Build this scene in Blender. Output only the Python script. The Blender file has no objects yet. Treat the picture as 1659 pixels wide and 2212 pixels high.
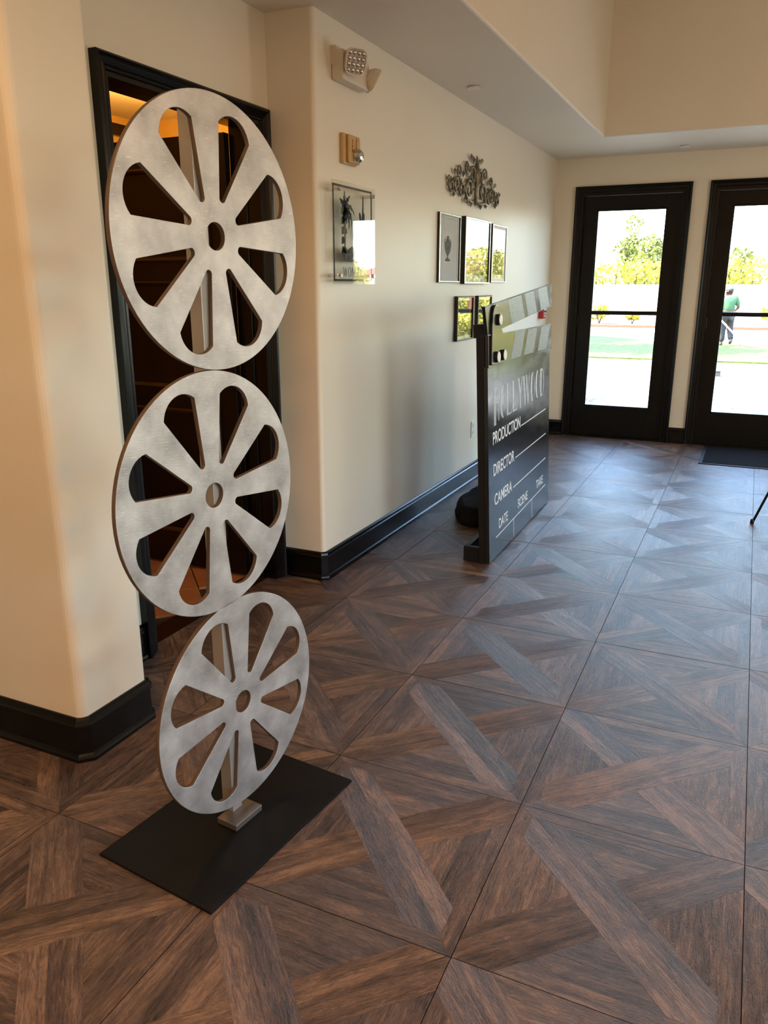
import bpy, bmesh, math, random
from mathutils import Vector, Matrix
S = bpy.context.scene
COL = S.collection
PI = math.pi

# ---------------------------------------------------------------- camera
CAM = Vector((0.46372, -1.98545, 1.48456))
YAW, PITCH, ROLL = 0.431726, -0.281139, -0.00044
fw = Vector((-math.sin(YAW) * math.cos(PITCH), math.cos(YAW) * math.cos(PITCH), math.sin(PITCH)))
rt = Vector((math.cos(YAW), math.sin(YAW), 0))
up = rt.cross(fw)
cd = bpy.data.cameras.new('camera')
cd.sensor_fit = 'VERTICAL'
cd.sensor_height = 36.0
cd.lens = 1686.65 / 2212 * 36.0
cd.clip_start = 0.05
cd.clip_end = 400
cam = bpy.data.objects.new('camera', cd)
COL.objects.link(cam)
cam.matrix_world = Matrix(((rt.x, up.x, -fw.x, CAM.x), (rt.y, up.y, -fw.y, CAM.y), (rt.z, up.z, -fw.z, CAM.z), (0, 0, 0, 1)))
S.camera = cam

# ---------------------------------------------------------------- world, sun, lamps, exposure
S.view_settings.view_transform = 'Standard'
S.view_settings.look = 'None'
S.view_settings.gamma = 1.0
S.view_settings.use_curve_mapping = False
S.view_settings.exposure = 0.36
W = bpy.data.worlds.new('sky')
S.world = W
W.use_nodes = True
wn = W.node_tree.nodes
wl = W.node_tree.links
bg = wn['Background']
sky = wn.new('ShaderNodeTexSky')
sky.sky_type = 'NISHITA'
sky.sun_disc = False
sky.sun_elevation = math.radians(51)
sky.sun_rotation = math.radians(260)
sky.altitude = 100
sky.air_density = 1.0
sky.dust_density = 1.6
sky.ozone_density = 1.2
wl.new(sky.outputs[0], bg.inputs[0])
bg.inputs[1].default_value = 2.5
sd = bpy.data.lights.new('sun', 'SUN')
sd.energy = 38.0
sd.angle = math.radians(0.6)
sd.color = (1.0, 0.93, 0.82)
sun = bpy.data.objects.new('sun', sd)
COL.objects.link(sun)
sun.rotation_euler = Vector((0.62, 0.12, -0.78)).to_track_quat('-Z', 'Y').to_euler()


def area(name, loc, target, size, power, color, portal=False, size_y=None):
    l = bpy.data.lights.new(name, 'AREA')
    l.shape = 'RECTANGLE' if size_y else 'DISK'
    l.size = size
    if size_y:
        l.size_y = size_y
    l.energy = power
    l.color = color
    o = bpy.data.objects.new(name, l)
    COL.objects.link(o)
    o.location = loc
    o.rotation_euler = (Vector(target) - Vector(loc)).to_track_quat('-Z', 'Y').to_euler()
    if portal:
        l.cycles.is_portal = True
    return o


WARM = (1.0, 0.56, 0.25)
# recessed ceiling lamps of the hall, behind and to the right of the camera
area('ceiling_lamp', (-0.9, -3.2, 2.64), (-0.9, -3.2, 0), 0.30, 22, WARM)
area('ceiling_lamp', (1.0, -3.2, 2.64), (1.0, -3.2, 0), 0.30, 42, WARM)
area('ceiling_lamp', (-1.12, -1.35, 2.64), (-1.12, -1.35, 0), 0.2, 9, WARM)
area('ceiling_lamp', (3.6, 0.6, 2.64), (3.6, 0.6, 0), 0.30, 30, WARM)
# chandelier light in the raised ceiling
pl = bpy.data.lights.new('chandelier_lamp', 'POINT')
pl.energy = 17
pl.shadow_soft_size = 0.25
pl.color = (1.0, 0.47, 0.17)
plo = bpy.data.objects.new('chandelier_lamp', pl)
COL.objects.link(plo)
plo.location = (1.7, 0.4, 3.1)
# added warm point light behind the camera, brightens soffit and walls
hl = bpy.data.lights.new('warm_fill', 'POINT')
hl.energy = 46
hl.shadow_soft_size = 0.3
hl.color = (1.0, 0.60, 0.30)
hlo = bpy.data.objects.new('warm_fill', hl)
COL.objects.link(hlo)
hlo.location = (2.4, -2.4, 2.0)
# unseen point light added on the right to lift the ceiling underside
tl0 = bpy.data.lights.new('soffit_fill', 'POINT')
tl0.energy = 52
tl0.shadow_soft_size = 0.4
tl0.color = (1.0, 0.88, 0.73)
tlo = bpy.data.objects.new('soffit_fill', tl0)
COL.objects.link(tlo)
tlo.location = (2.3, 3.6, 1.35)
# amber lamp of the side room
al = bpy.data.lights.new('amber_lamp', 'POINT')
al.energy = 12
al.shadow_soft_size = 0.15
al.color = (1.0, 0.50, 0.10)
alo = bpy.data.objects.new('amber_lamp', al)
COL.objects.link(alo)
alo.location = (-2.2, 0.95, 2.6)
al2 = al.copy()
al2.energy = 26
alo2 = bpy.data.objects.new('amber_lamp', al2)
COL.objects.link(alo2)
alo2.location = (-3.0, 2.2, 2.45)
for py_ in (-2.3, 0.5):
    area('daylight_portal', (4.42, py_, 1.375), (0, py_, 1.375), 1.66, 1, (1, 1, 1), True, 1.72)
for px in (-0.70, 0.553, 1.883, 3.213):
    area('daylight_portal', (px, 6.24, 1.25), (px, 0, 1.25), 0.66, 1, (1, 1, 1), True, 1.95)

# ---------------------------------------------------------------- helpers
rnd = random.Random(7)


def link(name, me, parent=None, mats=None):
    o = bpy.data.objects.new(name, me)
    COL.objects.link(o)
    if parent:
        o.parent = parent
    if mats:
        for m in (mats if isinstance(mats, (list, tuple)) else [mats]):
            me.materials.append(m)
    return o


def mesh_of(bm, name, smooth=False):
    bmesh.ops.recalc_face_normals(bm, faces=bm.faces[:])
    me = bpy.data.meshes.new(name)
    bm.to_mesh(me)
    bm.free()
    if smooth:
        for p in me.polygons:
            p.use_smooth = True
    return me


def obj(name, bm, m, parent=None, smooth=False, bev=0, seg=2):
    o = link(name, mesh_of(bm, name, smooth), parent, m)
    if bev:
        b = o.modifiers.new('b', 'BEVEL')
        b.width = bev
        b.segments = seg
        b.limit_method = 'ANGLE'
        b.angle_limit = math.radians(40)
    return o


def tag(o, label=None, cat=None, group=None, kind=None):
    if label:
        o['label'] = label
    if cat:
        o['category'] = cat
    if group:
        o['group'] = group
    if kind:
        o['kind'] = kind
    return o


def empty(name, loc=(0, 0, 0), rz=0):
    o = bpy.data.objects.new(name, None)
    COL.objects.link(o)
    o.location = loc
    o.rotation_euler = (0, 0, rz)
    o.empty_display_size = 0.1
    return o


def box(bm, a, b, M=None):
    vs = [bm.verts.new((x, y, z)) for x in (a[0], b[0]) for y in (a[1], b[1]) for z in (a[2], b[2])]
    for f in ((0, 1, 3, 2), (4, 6, 7, 5), (0, 4, 5, 1), (2, 3, 7, 6), (0, 2, 6, 4), (1, 5, 7, 3)):
        bm.faces.new([vs[i] for i in f])
    if M is not None:
        bmesh.ops.transform(bm, matrix=M, verts=vs)
    return vs


def boxes(*bs):
    bm = bmesh.new()
    for a, b in bs:
        box(bm, a, b)
    return bm


def prism(bm, pts, z0, z1):
    lo = [bm.verts.new((p[0], p[1], z0)) for p in pts]
    hi = [bm.verts.new((p[0], p[1], z1)) for p in pts]
    n = len(pts)
    bm.faces.new(lo[::-1])
    bm.faces.new(hi)
    for i in range(n):
        j = (i + 1) % n
        bm.faces.new((lo[i], lo[j], hi[j], hi[i]))
    return lo + hi


def tube(bm, pts, r, n=8, closed_ends=True, flat=None):
    """round bar along a list of points; r a number or list; flat squashes along an axis"""
    pts = [Vector(p) for p in pts]
    rs = r if isinstance(r, (list, tuple)) else [r] * len(pts)
    rings = []
    prev = None
    for i, p in enumerate(pts):
        t = (pts[min(i + 1, len(pts) - 1)] - pts[max(i - 1, 0)]).normalized()
        if prev is None:
            a = Vector((0, 0, 1)) if abs(t.z) < 0.9 else Vector((1, 0, 0))
            u = t.cross(a).normalized()
        else:
            u = (prev - t * prev.dot(t)).normalized()
        prev = u
        v = t.cross(u)
        rings.append([bm.verts.new(p + (u * math.cos(2 * PI * k / n) + v * math.sin(2 * PI * k / n)) * rs[i]) for k in range(n)])
    for a, b in zip(rings, rings[1:]):
        for k in range(n):
            bm.faces.new((a[k], a[(k + 1) % n], b[(k + 1) % n], b[k]))
    if closed_ends:
        bm.faces.new(rings[0][::-1])
        bm.faces.new(rings[-1])
    return [v for q in rings for v in q]


def lathe(bm, prof, n=24, M=None):
    rings = []
    new = []
    for r, z in prof:
        if r < 1e-6:
            v = [bm.verts.new((0, 0, z))]
        else:
            v = [bm.verts.new((r * math.cos(2 * PI * k / n), r * math.sin(2 * PI * k / n), z)) for k in range(n)]
        rings.append(v)
        new += v
    for a, b in zip(rings, rings[1:]):
        for k in range(n):
            k2 = (k + 1) % n
            if len(a) == 1 and len(b) == 1:
                continue
            if len(a) == 1:
                bm.faces.new((a[0], b[k], b[k2]))
            elif len(b) == 1:
                bm.faces.new((a[k], a[k2], b[0]))
            else:
                bm.faces.new((a[k], a[k2], b[k2], b[k]))
    for e in (rings[0], rings[-1]):
        if len(e) > 1:
            bm.faces.new(e)
    if M is not None:
        bmesh.ops.transform(bm, matrix=M, verts=new)
    return new


def sweep(bm, path, prof, closed=False):
    """profile (d outwards to the right of travel, z) swept along a floor polyline with mitred corners"""
    P = [Vector((p[0], p[1])) for p in path]
    n = len(P)
    rings = []
    for i in range(n):
        a = (P[i] - P[i - 1]).normalized() if (i > 0 or closed) else None
        b = (P[(i + 1) % n] - P[i]).normalized() if (i < n - 1 or closed) else None
        a = a or b
        b = b or a
        na, nb = Vector((a.y, -a.x)), Vector((b.y, -b.x))
        m = (na + nb).normalized()
        k = 1 / max(0.2, m.dot(na))
        rings.append([bm.verts.new((P[i].x + m.x * d * k, P[i].y + m.y * d * k, z)) for d, z in prof])
    q = len(prof)
    segs = list(zip(rings, rings[1:])) + ([(rings[-1], rings[0])] if closed else [])
    for A, B in segs:
        for j in range(q):
            bm.faces.new((A[j], A[(j + 1) % q], B[(j + 1) % q], B[j]))
    if not closed:
        bm.faces.new(rings[0])
        bm.faces.new(rings[-1][::-1])


def curve_mesh(cu):
    o = bpy.data.objects.new('tmp', cu)
    COL.objects.link(o)
    dg = bpy.context.evaluated_depsgraph_get()
    dg.update()
    me = bpy.data.meshes.new_from_object(o.evaluated_get(dg))
    bpy.data.objects.remove(o)
    bpy.data.curves.remove(cu)
    me.materials.clear()
    return me


def flat_shape(loops, half, bevel=0.0):
    """filled 2D outline with holes, thickness 2*half about z=0"""
    cu = bpy.data.curves.new('s', 'CURVE')
    cu.dimensions = '2D'
    cu.fill_mode = 'BOTH'
    cu.extrude = max(half - bevel, 0)
    cu.bevel_depth = bevel
    cu.bevel_resolution = 1
    cu.offset = -bevel
    for L in loops:
        s = cu.splines.new('POLY')
        s.points.add(len(L) - 1)
        for p, q in zip(s.points, L):
            p.co = (q[0], q[1], 0, 1)
        s.use_cyclic_u = True
    return curve_mesh(cu)


def text_mesh(body, w, h, depth=0.0006, font=None):
    """text scaled to the box w x h with its lower left corner at the origin"""
    cu = bpy.data.curves.new('t', 'FONT')
    cu.body = body
    cu.extrude = depth
    cu.offset = 0.012
    me = curve_mesh(cu)
    xs = [v.co.x for v in me.vertices]
    ys = [v.co.y for v in me.vertices]
    sx, sy = w / (max(xs) - min(xs)), h / (max(ys) - min(ys))
    for v in me.vertices:
        v.co.x = (v.co.x - min(xs)) * sx
        v.co.y = (v.co.y - min(ys)) * sy
    return me


def frame_matrix(origin, ux, uy):
    ux = Vector(ux).normalized()
    uy = Vector(uy).normalized()
    uz = ux.cross(uy)
    o = Vector(origin)
    return Matrix(((ux.x, uy.x, uz.x, o.x), (ux.y, uy.y, uz.y, o.y), (ux.z, uy.z, uz.z, o.z), (0, 0, 0, 1)))


# ---------------------------------------------------------------- materials
def new_mat(name):
    m = bpy.data.materials.new(name)
    m.use_nodes = True
    nt = m.node_tree
    return m, nt, nt.nodes, nt.links, nt.nodes['Principled BSDF']


def mat(name, col, rough=0.5, metal=0.0, spec=0.5, noise=0.0, nscale=8.0, bump=0.0, bscale=60.0, coat=0.0, stretch=None, alpha_col=None):
    m, nt, n, l, p = new_mat(name)
    p.inputs['Base Color'].default_value = (*col, 1)
    p.inputs['Roughness'].default_value = rough
    p.inputs['Metallic'].default_value = metal
    p.inputs['Specular IOR Level'].default_value = spec
    p.inputs['Coat Weight'].default_value = coat
    if noise or bump:
        tc = n.new('ShaderNodeTexCoord')
        mp = n.new('ShaderNodeMapping')
        l.new(tc.outputs['Object'], mp.inputs[0])
        if stretch:
            mp.inputs['Scale'].default_value = stretch
    if noise:
        t = n.new('ShaderNodeTexNoise')
        t.inputs['Scale'].default_value = nscale
        t.inputs['Detail'].default_value = 5
        l.new(mp.outputs[0], t.inputs[0])
        r = n.new('ShaderNodeValToRGB')
        r.color_ramp.elements[0].position = 0.3
        r.color_ramp.elements[1].position = 0.7
        c2 = alpha_col or [max(0, c * (1 - noise)) for c in col]
        r.color_ramp.elements[0].color = (*c2, 1)
        r.color_ramp.elements[1].color = (*col, 1)
        l.new(t.outputs['Fac'], r.inputs[0])
        l.new(r.outputs[0], p.inputs['Base Color'])
    if bump:
        t2 = n.new('ShaderNodeTexNoise')
        t2.inputs['Scale'].default_value = bscale
        t2.inputs['Detail'].default_value = 4
        l.new(mp.outputs[0], t2.inputs[0])
        b = n.new('ShaderNodeBump')
        b.inputs['Strength'].default_value = bump
        b.inputs['Distance'].default_value = 0.01
        l.new(t2.outputs['Fac'], b.inputs['Height'])
        l.new(b.outputs[0], p.inputs['Normal'])
    return m


def glass_mat(name, tint=(1, 1, 1), rough=0.0, ior=1.5):
    m = bpy.data.materials.new(name)
    m.use_nodes = True
    nt = m.node_tree
    nt.nodes.clear()
    out = nt.nodes.new('ShaderNodeOutputMaterial')
    mix = nt.nodes.new('ShaderNodeMixShader')
    tr = nt.nodes.new('ShaderNodeBsdfTransparent')
    gl = nt.nodes.new('ShaderNodeBsdfGlossy')
    fr = nt.nodes.new('ShaderNodeFresnel')
    # same index from both sides of the thin pane
    ge = nt.nodes.new('ShaderNodeNewGeometry')
    mr = nt.nodes.new('ShaderNodeMapRange')
    mr.inputs['To Min'].default_value = ior
    mr.inputs['To Max'].default_value = 1 / ior
    nt.links.new(ge.outputs['Backfacing'], mr.inputs['Value'])
    nt.links.new(mr.outputs[0], fr.inputs[0])
    tr.inputs[0].default_value = (*tint, 1)
    gl.inputs['Roughness'].default_value = rough
    nt.links.new(fr.outputs[0], mix.inputs[0])
    nt.links.new(tr.outputs[0], mix.inputs[1])
    nt.links.new(gl.outputs[0], mix.inputs[2])
    nt.links.new(mix.outputs[0], out.inputs[0])
    return m


def wood_floor_mat():
    m, nt, n, l, p = new_mat('wood_look_tile')
    uv = n.new('ShaderNodeUVMap')
    at = n.new('ShaderNodeAttribute')
    at.attribute_name = 'tone'
    # per tile offset so that repeats of one print differ
    oi = n.new('ShaderNodeObjectInfo')
    sc = n.new('ShaderNodeVectorMath')
    sc.operation = 'SCALE'
    sc.inputs[0].default_value = (7.3, 3.1, 0)
    l.new(oi.outputs['Random'], sc.inputs['Scale'])
    ad = n.new('ShaderNodeVectorMath')
    ad.operation = 'ADD'
    l.new(uv.outputs[0], ad.inputs[0])
    l.new(sc.outputs[0], ad.inputs[1])

    def noise(scale, detail, rough=0.6, dist=0.0):
        mp = n.new('ShaderNodeMapping')
        mp.inputs['Scale'].default_value = scale
        l.new(ad.outputs[0], mp.inputs[0])
        t = n.new('ShaderNodeTexNoise')
        t.inputs['Scale'].default_value = 1.0
        t.inputs['Detail'].default_value = detail
        t.inputs['Roughness'].default_value = rough
        t.inputs['Distortion'].default_value = dist
        l.new(mp.outputs[0], t.inputs[0])
        return t.outputs['Fac']
    broad = noise((3.2, 34, 1), 5, 0.62, 0.9)
    grain = noise((26, 170, 1), 6, 0.72, 1.1)
    blotch = noise((10, 15, 1), 4, 0.6, 0.8)
    stip = noise((150, 320, 1), 3, 0.6, 0.3)

    def math_(op, a, b):
        q = n.new('ShaderNodeMath')
        q.operation = op
        for i, v in enumerate((a, b)):
            if isinstance(v, (int, float)):
                q.inputs[i].default_value = v
            else:
                l.new(v, q.inputs[i])
        return q.outputs[0]
    a = math_('MULTIPLY', broad, 0.50)
    b = math_('MULTIPLY', grain, 0.56)
    c = math_('MULTIPLY', blotch, 0.26)
    d = math_('MULTIPLY', at.outputs['Fac'], 0.15)
    f = math_('ADD', math_('ADD', a, b), math_('ADD', c, d))
    f = math_('ADD', f, math_('MULTIPLY', math_('SUBTRACT', stip, 0.5), 0.16))
    f = math_('ADD', math_('MULTIPLY', math_('SUBTRACT', f, 0.735), 1.4), 0.765)
    r = n.new('ShaderNodeValToRGB')
    e = r.color_ramp.elements
    e[0].position = 0.52
    e[0].color = (0.020, 0.013, 0.010, 1)
    e[1].position = 1.0
    e[1].color = (0.27, 0.165, 0.105, 1)
    k = e.new(0.70)
    k.color = (0.076, 0.047, 0.036, 1)
    k = e.new(0.84)
    k.color = (0.140, 0.086, 0.060, 1)
    l.new(f, r.inputs[0])
    l.new(r.outputs[0], p.inputs['Base Color'])
    rr = n.new('ShaderNodeMapRange')
    rr.inputs['From Min'].default_value = 0.3
    rr.inputs['From Max'].default_value = 0.7
    rr.inputs['To Min'].default_value = 0.27
    rr.inputs['To Max'].default_value = 0.46
    l.new(grain, rr.inputs['Value'])
    l.new(rr.outputs[0], p.inputs['Roughness'])
    p.inputs['Specular IOR Level'].default_value = 0.62
    bp = n.new('ShaderNodeBump')
    bp.inputs['Strength'].default_value = 0.75
    bp.inputs['Distance'].default_value = 0.0046
    hh = math_('ADD', math_('ADD', math_('MULTIPLY', grain, 0.62), math_('MULTIPLY', broad, 0.4)), math_('MULTIPLY', stip, 0.30))
    l.new(hh, bp.inputs['Height'])
    l.new(bp.outputs[0], p.inputs['Normal'])
    return m


def silver_mat():
    m, nt, n, l, p = new_mat('silver_leaf_face')
    tc = n.new('ShaderNodeTexCoord')

    def noise(scale, detail, st=(1, 1, 1), rot=0):
        mp = n.new('ShaderNodeMapping')
        mp.inputs['Scale'].default_value = st
        mp.inputs['Rotation'].default_value = (0, 0, rot)
        l.new(tc.outputs['Object'], mp.inputs[0])
        t = n.new('ShaderNodeTexNoise')
        t.inputs['Scale'].default_value = scale
        t.inputs['Detail'].default_value = detail
        t.inputs['Roughness'].default_value = 0.6
        l.new(mp.outputs[0], t.inputs[0])
        return t.outputs['Fac']
    cloud = noise(9, 6)
    scr = noise(16, 3, (2.2, 26, 1), 0.35)
    r = n.new('ShaderNodeValToRGB')
    r.color_ramp.elements[0].position = 0.32
    r.color_ramp.elements[0].color = (0.34, 0.318, 0.295, 1)
    r.color_ramp.elements[1].position = 0.66
    r.color_ramp.elements[1].color = (0.60, 0.565, 0.53, 1)
    l.new(cloud, r.inputs[0])
    r2 = n.new('ShaderNodeValToRGB')
    r2.color_ramp.elements[0].position = 0.645
    r2.color_ramp.elements[0].color = (0, 0, 0, 1)
    r2.color_ramp.elements[1].position = 0.73
    r2.color_ramp.elements[1].color = (1, 1, 1, 1)
    l.new(scr, r2.inputs[0])
    mx = n.new('ShaderNodeMix')
    mx.data_type = 'RGBA'
    mx.inputs[7].default_value = (0.80, 0.77, 0.72, 1)
    l.new(r2.outputs[0], mx.inputs[0])
    l.new(r.outputs[0], mx.inputs[6])
    l.new(mx.outputs[2], p.inputs['Base Color'])
    p.inputs['Metallic'].default_value = 0.75
    rr = n.new('ShaderNodeMapRange')
    rr.inputs['To Min'].default_value = 0.36
    rr.inputs['To Max'].default_value = 0.62
    l.new(cloud, rr.inputs['Value'])
    l.new(rr.outputs[0], p.inputs['Roughness'])
    b = n.new('ShaderNodeBump')
    b.inputs['Strength'].default_value = 0.12
    b.inputs['Distance'].default_value = 0.004
    l.new(scr, b.inputs['Height'])
    l.new(b.outputs[0], p.inputs['Normal'])
    return m


def scuffed_black_mat():
    """glossy black panel with dull scuffs"""
    m, nt, n, l, p = new_mat('glossy_black_panel')
    tc = n.new('ShaderNodeTexCoord')
    mp = n.new('ShaderNodeMapping')
    mp.inputs['Scale'].default_value = (3, 9, 3)
    l.new(tc.outputs['Object'], mp.inputs[0])
    t = n.new('ShaderNodeTexNoise')
    t.inputs['Scale'].default_value = 2.0
    t.inputs['Detail'].default_value = 7
    t.inputs['Roughness'].default_value = 0.7
    l.new(mp.outputs[0], t.inputs[0])
    rr = n.new('ShaderNodeMapRange')
    rr.inputs['From Min'].default_value = 0.35
    rr.inputs['From Max'].default_value = 0.7
    rr.inputs['To Min'].default_value = 0.15
    rr.inputs['To Max'].default_value = 0.27
    l.new(t.outputs['Fac'], rr.inputs['Value'])
    l.new(rr.outputs[0], p.inputs['Roughness'])
    p.inputs['Base Color'].default_value = (0.012, 0.012, 0.013, 1)
    p.inputs['Specular IOR Level'].default_value = 0.6
    t2 = n.new('ShaderNodeTexNoise')
    t2.inputs['Scale'].default_value = 7
    t2.inputs['Detail'].default_value = 2
    l.new(tc.outputs['Object'], t2.inputs[0])
    b = n.new('ShaderNodeBump')
    b.inputs['Strength'].default_value = 0.03
    b.inputs['Distance'].default_value = 0.02
    l.new(t2.outputs['Fac'], b.inputs['Height'])
    l.new(b.outputs[0], p.inputs['Normal'])
    return m


def leaf_mat(name, col, col2):
    m, nt, n, l, p = new_mat(name)
    gi = n.new('ShaderNodeNewGeometry')
    r = n.new('ShaderNodeValToRGB')
    r.color_ramp.elements[0].color = (*col, 1)
    r.color_ramp.elements[1].color = (*col2, 1)
    l.new(gi.outputs['Random Per Island'], r.inputs[0])
    l.new(r.outputs[0], p.inputs['Base Color'])
    p.inputs['Roughness'].default_value = 0.55
    p.inputs['Transmission Weight'].default_value = 0.0
    p.inputs['Subsurface Weight'].default_value = 0.0
    return m


M = {}
M['wall'] = mat('cream_wall_paint', (0.74, 0.68, 0.555), 0.42, spec=0.5, noise=0.03, nscale=2.2, bump=0.05, bscale=40)
M['soffit'] = mat('cream_ceiling_paint', (0.74, 0.70, 0.61), 0.6, noise=0.02, nscale=2, bump=0.03, bscale=60)
M['black_trim'] = mat('black_gloss_trim', (0.0035, 0.0033, 0.003), 0.22, spec=0.3, noise=0.3, nscale=9)
M['door_dark'] = mat('dark_brown_door_paint', (0.004, 0.0035, 0.003), 0.36, spec=0.22, noise=0.25, nscale=6, bump=0.05, bscale=90)
M['mahogany'] = mat('dark_mahogany', (0.005, 0.0018, 0.001), 0.3, spec=0.35, noise=0.4, nscale=5, stretch=(6, 6, 0.6))
M['mould'] = mat('polished_mahogany_moulding', (0.03, 0.012, 0.004), 0.2, spec=0.6, noise=0.3, nscale=12)
M['amber_wall'] = mat('amber_wall_paint', (0.62, 0.40, 0.13), 0.6, noise=0.08, nscale=3)
M['terracotta'] = mat('terracotta_tile', (0.42, 0.16, 0.05), 0.45, noise=0.3, nscale=7, bump=0.1, bscale=30)
M['grout'] = mat('dark_grout', (0.035, 0.022, 0.016), 0.8, noise=0.3, nscale=30)
M['wood'] = wood_floor_mat()
M['silver'] = silver_mat()
M['ply'] = mat('painted_plywood_edge', (0.13, 0.088, 0.062), 0.6, metal=0.1, noise=0.35, nscale=14, stretch=(1, 1, 12))
M['post'] = mat('silver_painted_post', (0.40, 0.375, 0.34), 0.42, metal=0.5, noise=0.2, nscale=7)
M['plate'] = mat('black_steel_plate', (0.005, 0.005, 0.005), 0.45, spec=0.2, noise=0.4, nscale=7, bump=0.04, bscale=60)
M['steel'] = mat('brushed_steel', (0.30, 0.265, 0.235), 0.38, metal=0.8, noise=0.2, nscale=10)
M['panel'] = scuffed_black_mat()
M['matte_black'] = mat('matte_black_paint', (0.007, 0.007, 0.007), 0.55, spec=0.35, noise=0.3, nscale=12)
M['cloth_black'] = mat('black_sandbag_cloth', (0.010, 0.010, 0.011), 0.9, spec=0.2, noise=0.4, nscale=20, bump=0.3, bscale=30)
M['vinyl_white'] = mat('white_vinyl', (0.74, 0.74, 0.73), 0.45, noise=0.06, nscale=20)
M['vinyl_grey'] = mat('grey_stripe_vinyl', (0.12, 0.12, 0.117), 0.36, noise=0.4, nscale=18, stretch=(1, 3, 1))
M['vinyl_silver'] = mat('silver_vinyl_letters', (0.46, 0.47, 0.48), 0.4, metal=0.1, noise=0.3, nscale=14, stretch=(1, 4, 1))
M['bolt'] = mat('pale_bolt_disc', (0.72, 0.71, 0.66), 0.4, noise=0.2, nscale=30)
M['frame_black'] = mat('black_frame_wood', (0.007, 0.005, 0.006), 0.35, spec=0.5, noise=0.3, nscale=15)
M['frame_lip'] = mat('silver_frame_lip', (0.62, 0.62, 0.60), 0.3, metal=0.6, noise=0.1, nscale=20)
M['mat_board'] = mat('grey_mount_board', (0.90, 0.90, 0.89), 0.8, noise=0.05, nscale=20)
M['dark_print'] = mat('dark_art_print', (0.12, 0.12, 0.115), 0.8, noise=0.6, nscale=9)
M['print_paper'] = mat('pale_print_paper', (0.95, 0.93, 0.88), 0.8, noise=0.05, nscale=15)
M['ink'] = mat('grey_print_ink', (0.30, 0.30, 0.30), 0.8, noise=0.5, nscale=40)
M['ink_black'] = mat('black_print_ink', (0.010, 0.010, 0.010), 0.6, noise=0.3, nscale=50)
M['ink_grey'] = mat('mid_grey_print_ink', (0.16, 0.155, 0.15), 0.7, noise=0.55, nscale=50)
M['pic_glass'] = glass_mat('picture_glass', (0.97, 0.98, 0.98), 0.0, 1.6)
M['acrylic'] = glass_mat('clear_acrylic', (0.96, 0.97, 0.96), 0.0, 1.49)
M['door_glass'] = glass_mat('door_glass', (0.93, 0.96, 0.95), 0.0, 1.5)
M['chrome'] = mat('polished_chrome', (0.78, 0.77, 0.74), 0.12, metal=1.0, noise=0.05, nscale=20)
M['iron'] = mat('aged_silver_iron', (0.24, 0.22, 0.165), 0.36, metal=0.7, noise=0.6, nscale=30)
M['plastic_cream'] = mat('cream_plastic', (0.62, 0.55, 0.44), 0.4, noise=0.04, nscale=20)
M['plastic_tan'] = mat('yellowed_plastic', (0.52, 0.33, 0.13), 0.4, noise=0.1, nscale=20)
M['plastic_white'] = mat('white_plastic', (0.74, 0.73, 0.70), 0.4, noise=0.03, nscale=20)
M['lens'] = mat('faceted_lamp_lens', (0.42, 0.38, 0.36), 0.18, metal=0.6, noise=0.3, nscale=60)
M['lens_cell'] = mat('bright_lens_cell', (0.75, 0.72, 0.68), 0.12, metal=0.8, noise=0.3, nscale=80)
M['dome'] = mat('clear_strobe_dome', (0.62, 0.62, 0.58), 0.1, metal=0.75, noise=0.5, nscale=40)
M['red'] = mat('red_alarm_plastic', (0.42, 0.018, 0.022), 0.35, noise=0.1, nscale=20)
M['red_ink'] = mat('red_lettering', (0.40, 0.05, 0.03), 0.5, noise=0.1, nscale=20)
M['doormat'] = mat('black_ribbed_doormat', (0.012, 0.012, 0.013), 0.95, spec=0.15, noise=0.5, nscale=120, bump=0.5, bscale=200)
M['paver'] = mat('pale_concrete_paver', (0.19, 0.175, 0.17), 0.8, noise=0.25, nscale=5, bump=0.1, bscale=30)
M['paver_b'] = mat('greyer_concrete_paver', (0.155, 0.15, 0.15), 0.8, noise=0.25, nscale=5, bump=0.1, bscale=30)
M['joint'] = mat('paver_joint_sand', (0.03, 0.027, 0.025), 0.9, noise=0.3, nscale=20)
M['grass'] = mat('lawn_grass', (0.095, 0.125, 0.008), 0.8, noise=0.4, nscale=14, bump=0.5, bscale=150)
M['concrete'] = mat('pale_concrete', (0.60, 0.58, 0.54), 0.8, noise=0.12, nscale=2)
M['soil'] = mat('brown_bark_mulch', (0.16, 0.07, 0.035), 0.9, noise=0.6, nscale=20, bump=0.5, bscale=30)
M['stucco'] = mat('white_stucco', (0.78, 0.76, 0.72), 0.8, noise=0.06, nscale=4, bump=0.1, bscale=50)
M['roof'] = mat('red_clay_roof', (0.36, 0.08, 0.04), 0.7, noise=0.4, nscale=8)
M['red_post'] = mat('red_painted_post', (0.42, 0.12, 0.07), 0.6, noise=0.2, nscale=8)
M['leaf'] = leaf_mat('hedge_leaf', (0.21, 0.20, 0.008), (0.52, 0.46, 0.03))
M['leaf_tree'] = leaf_mat('tree_leaf', (0.07, 0.09, 0.008), (0.24, 0.25, 0.03))
M['bark'] = mat('tree_bark', (0.12, 0.08, 0.05), 0.9, noise=0.5, nscale=12, bump=0.4, bscale=30)
M['skin'] = mat('tanned_skin', (0.14, 0.055, 0.028), 0.5, noise=0.1, nscale=20)
M['shirt'] = mat('green_polo_cloth', (0.045, 0.125, 0.050), 0.8, noise=0.2, nscale=14, bump=0.3, bscale=12)
M['trousers'] = mat('grey_work_trousers', (0.022, 0.023, 0.027), 0.85, noise=0.25, nscale=12, bump=0.3, bscale=12)
M['cap'] = mat('grey_cap_cloth', (0.17, 0.17, 0.175), 0.85, noise=0.15, nscale=20)
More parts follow.
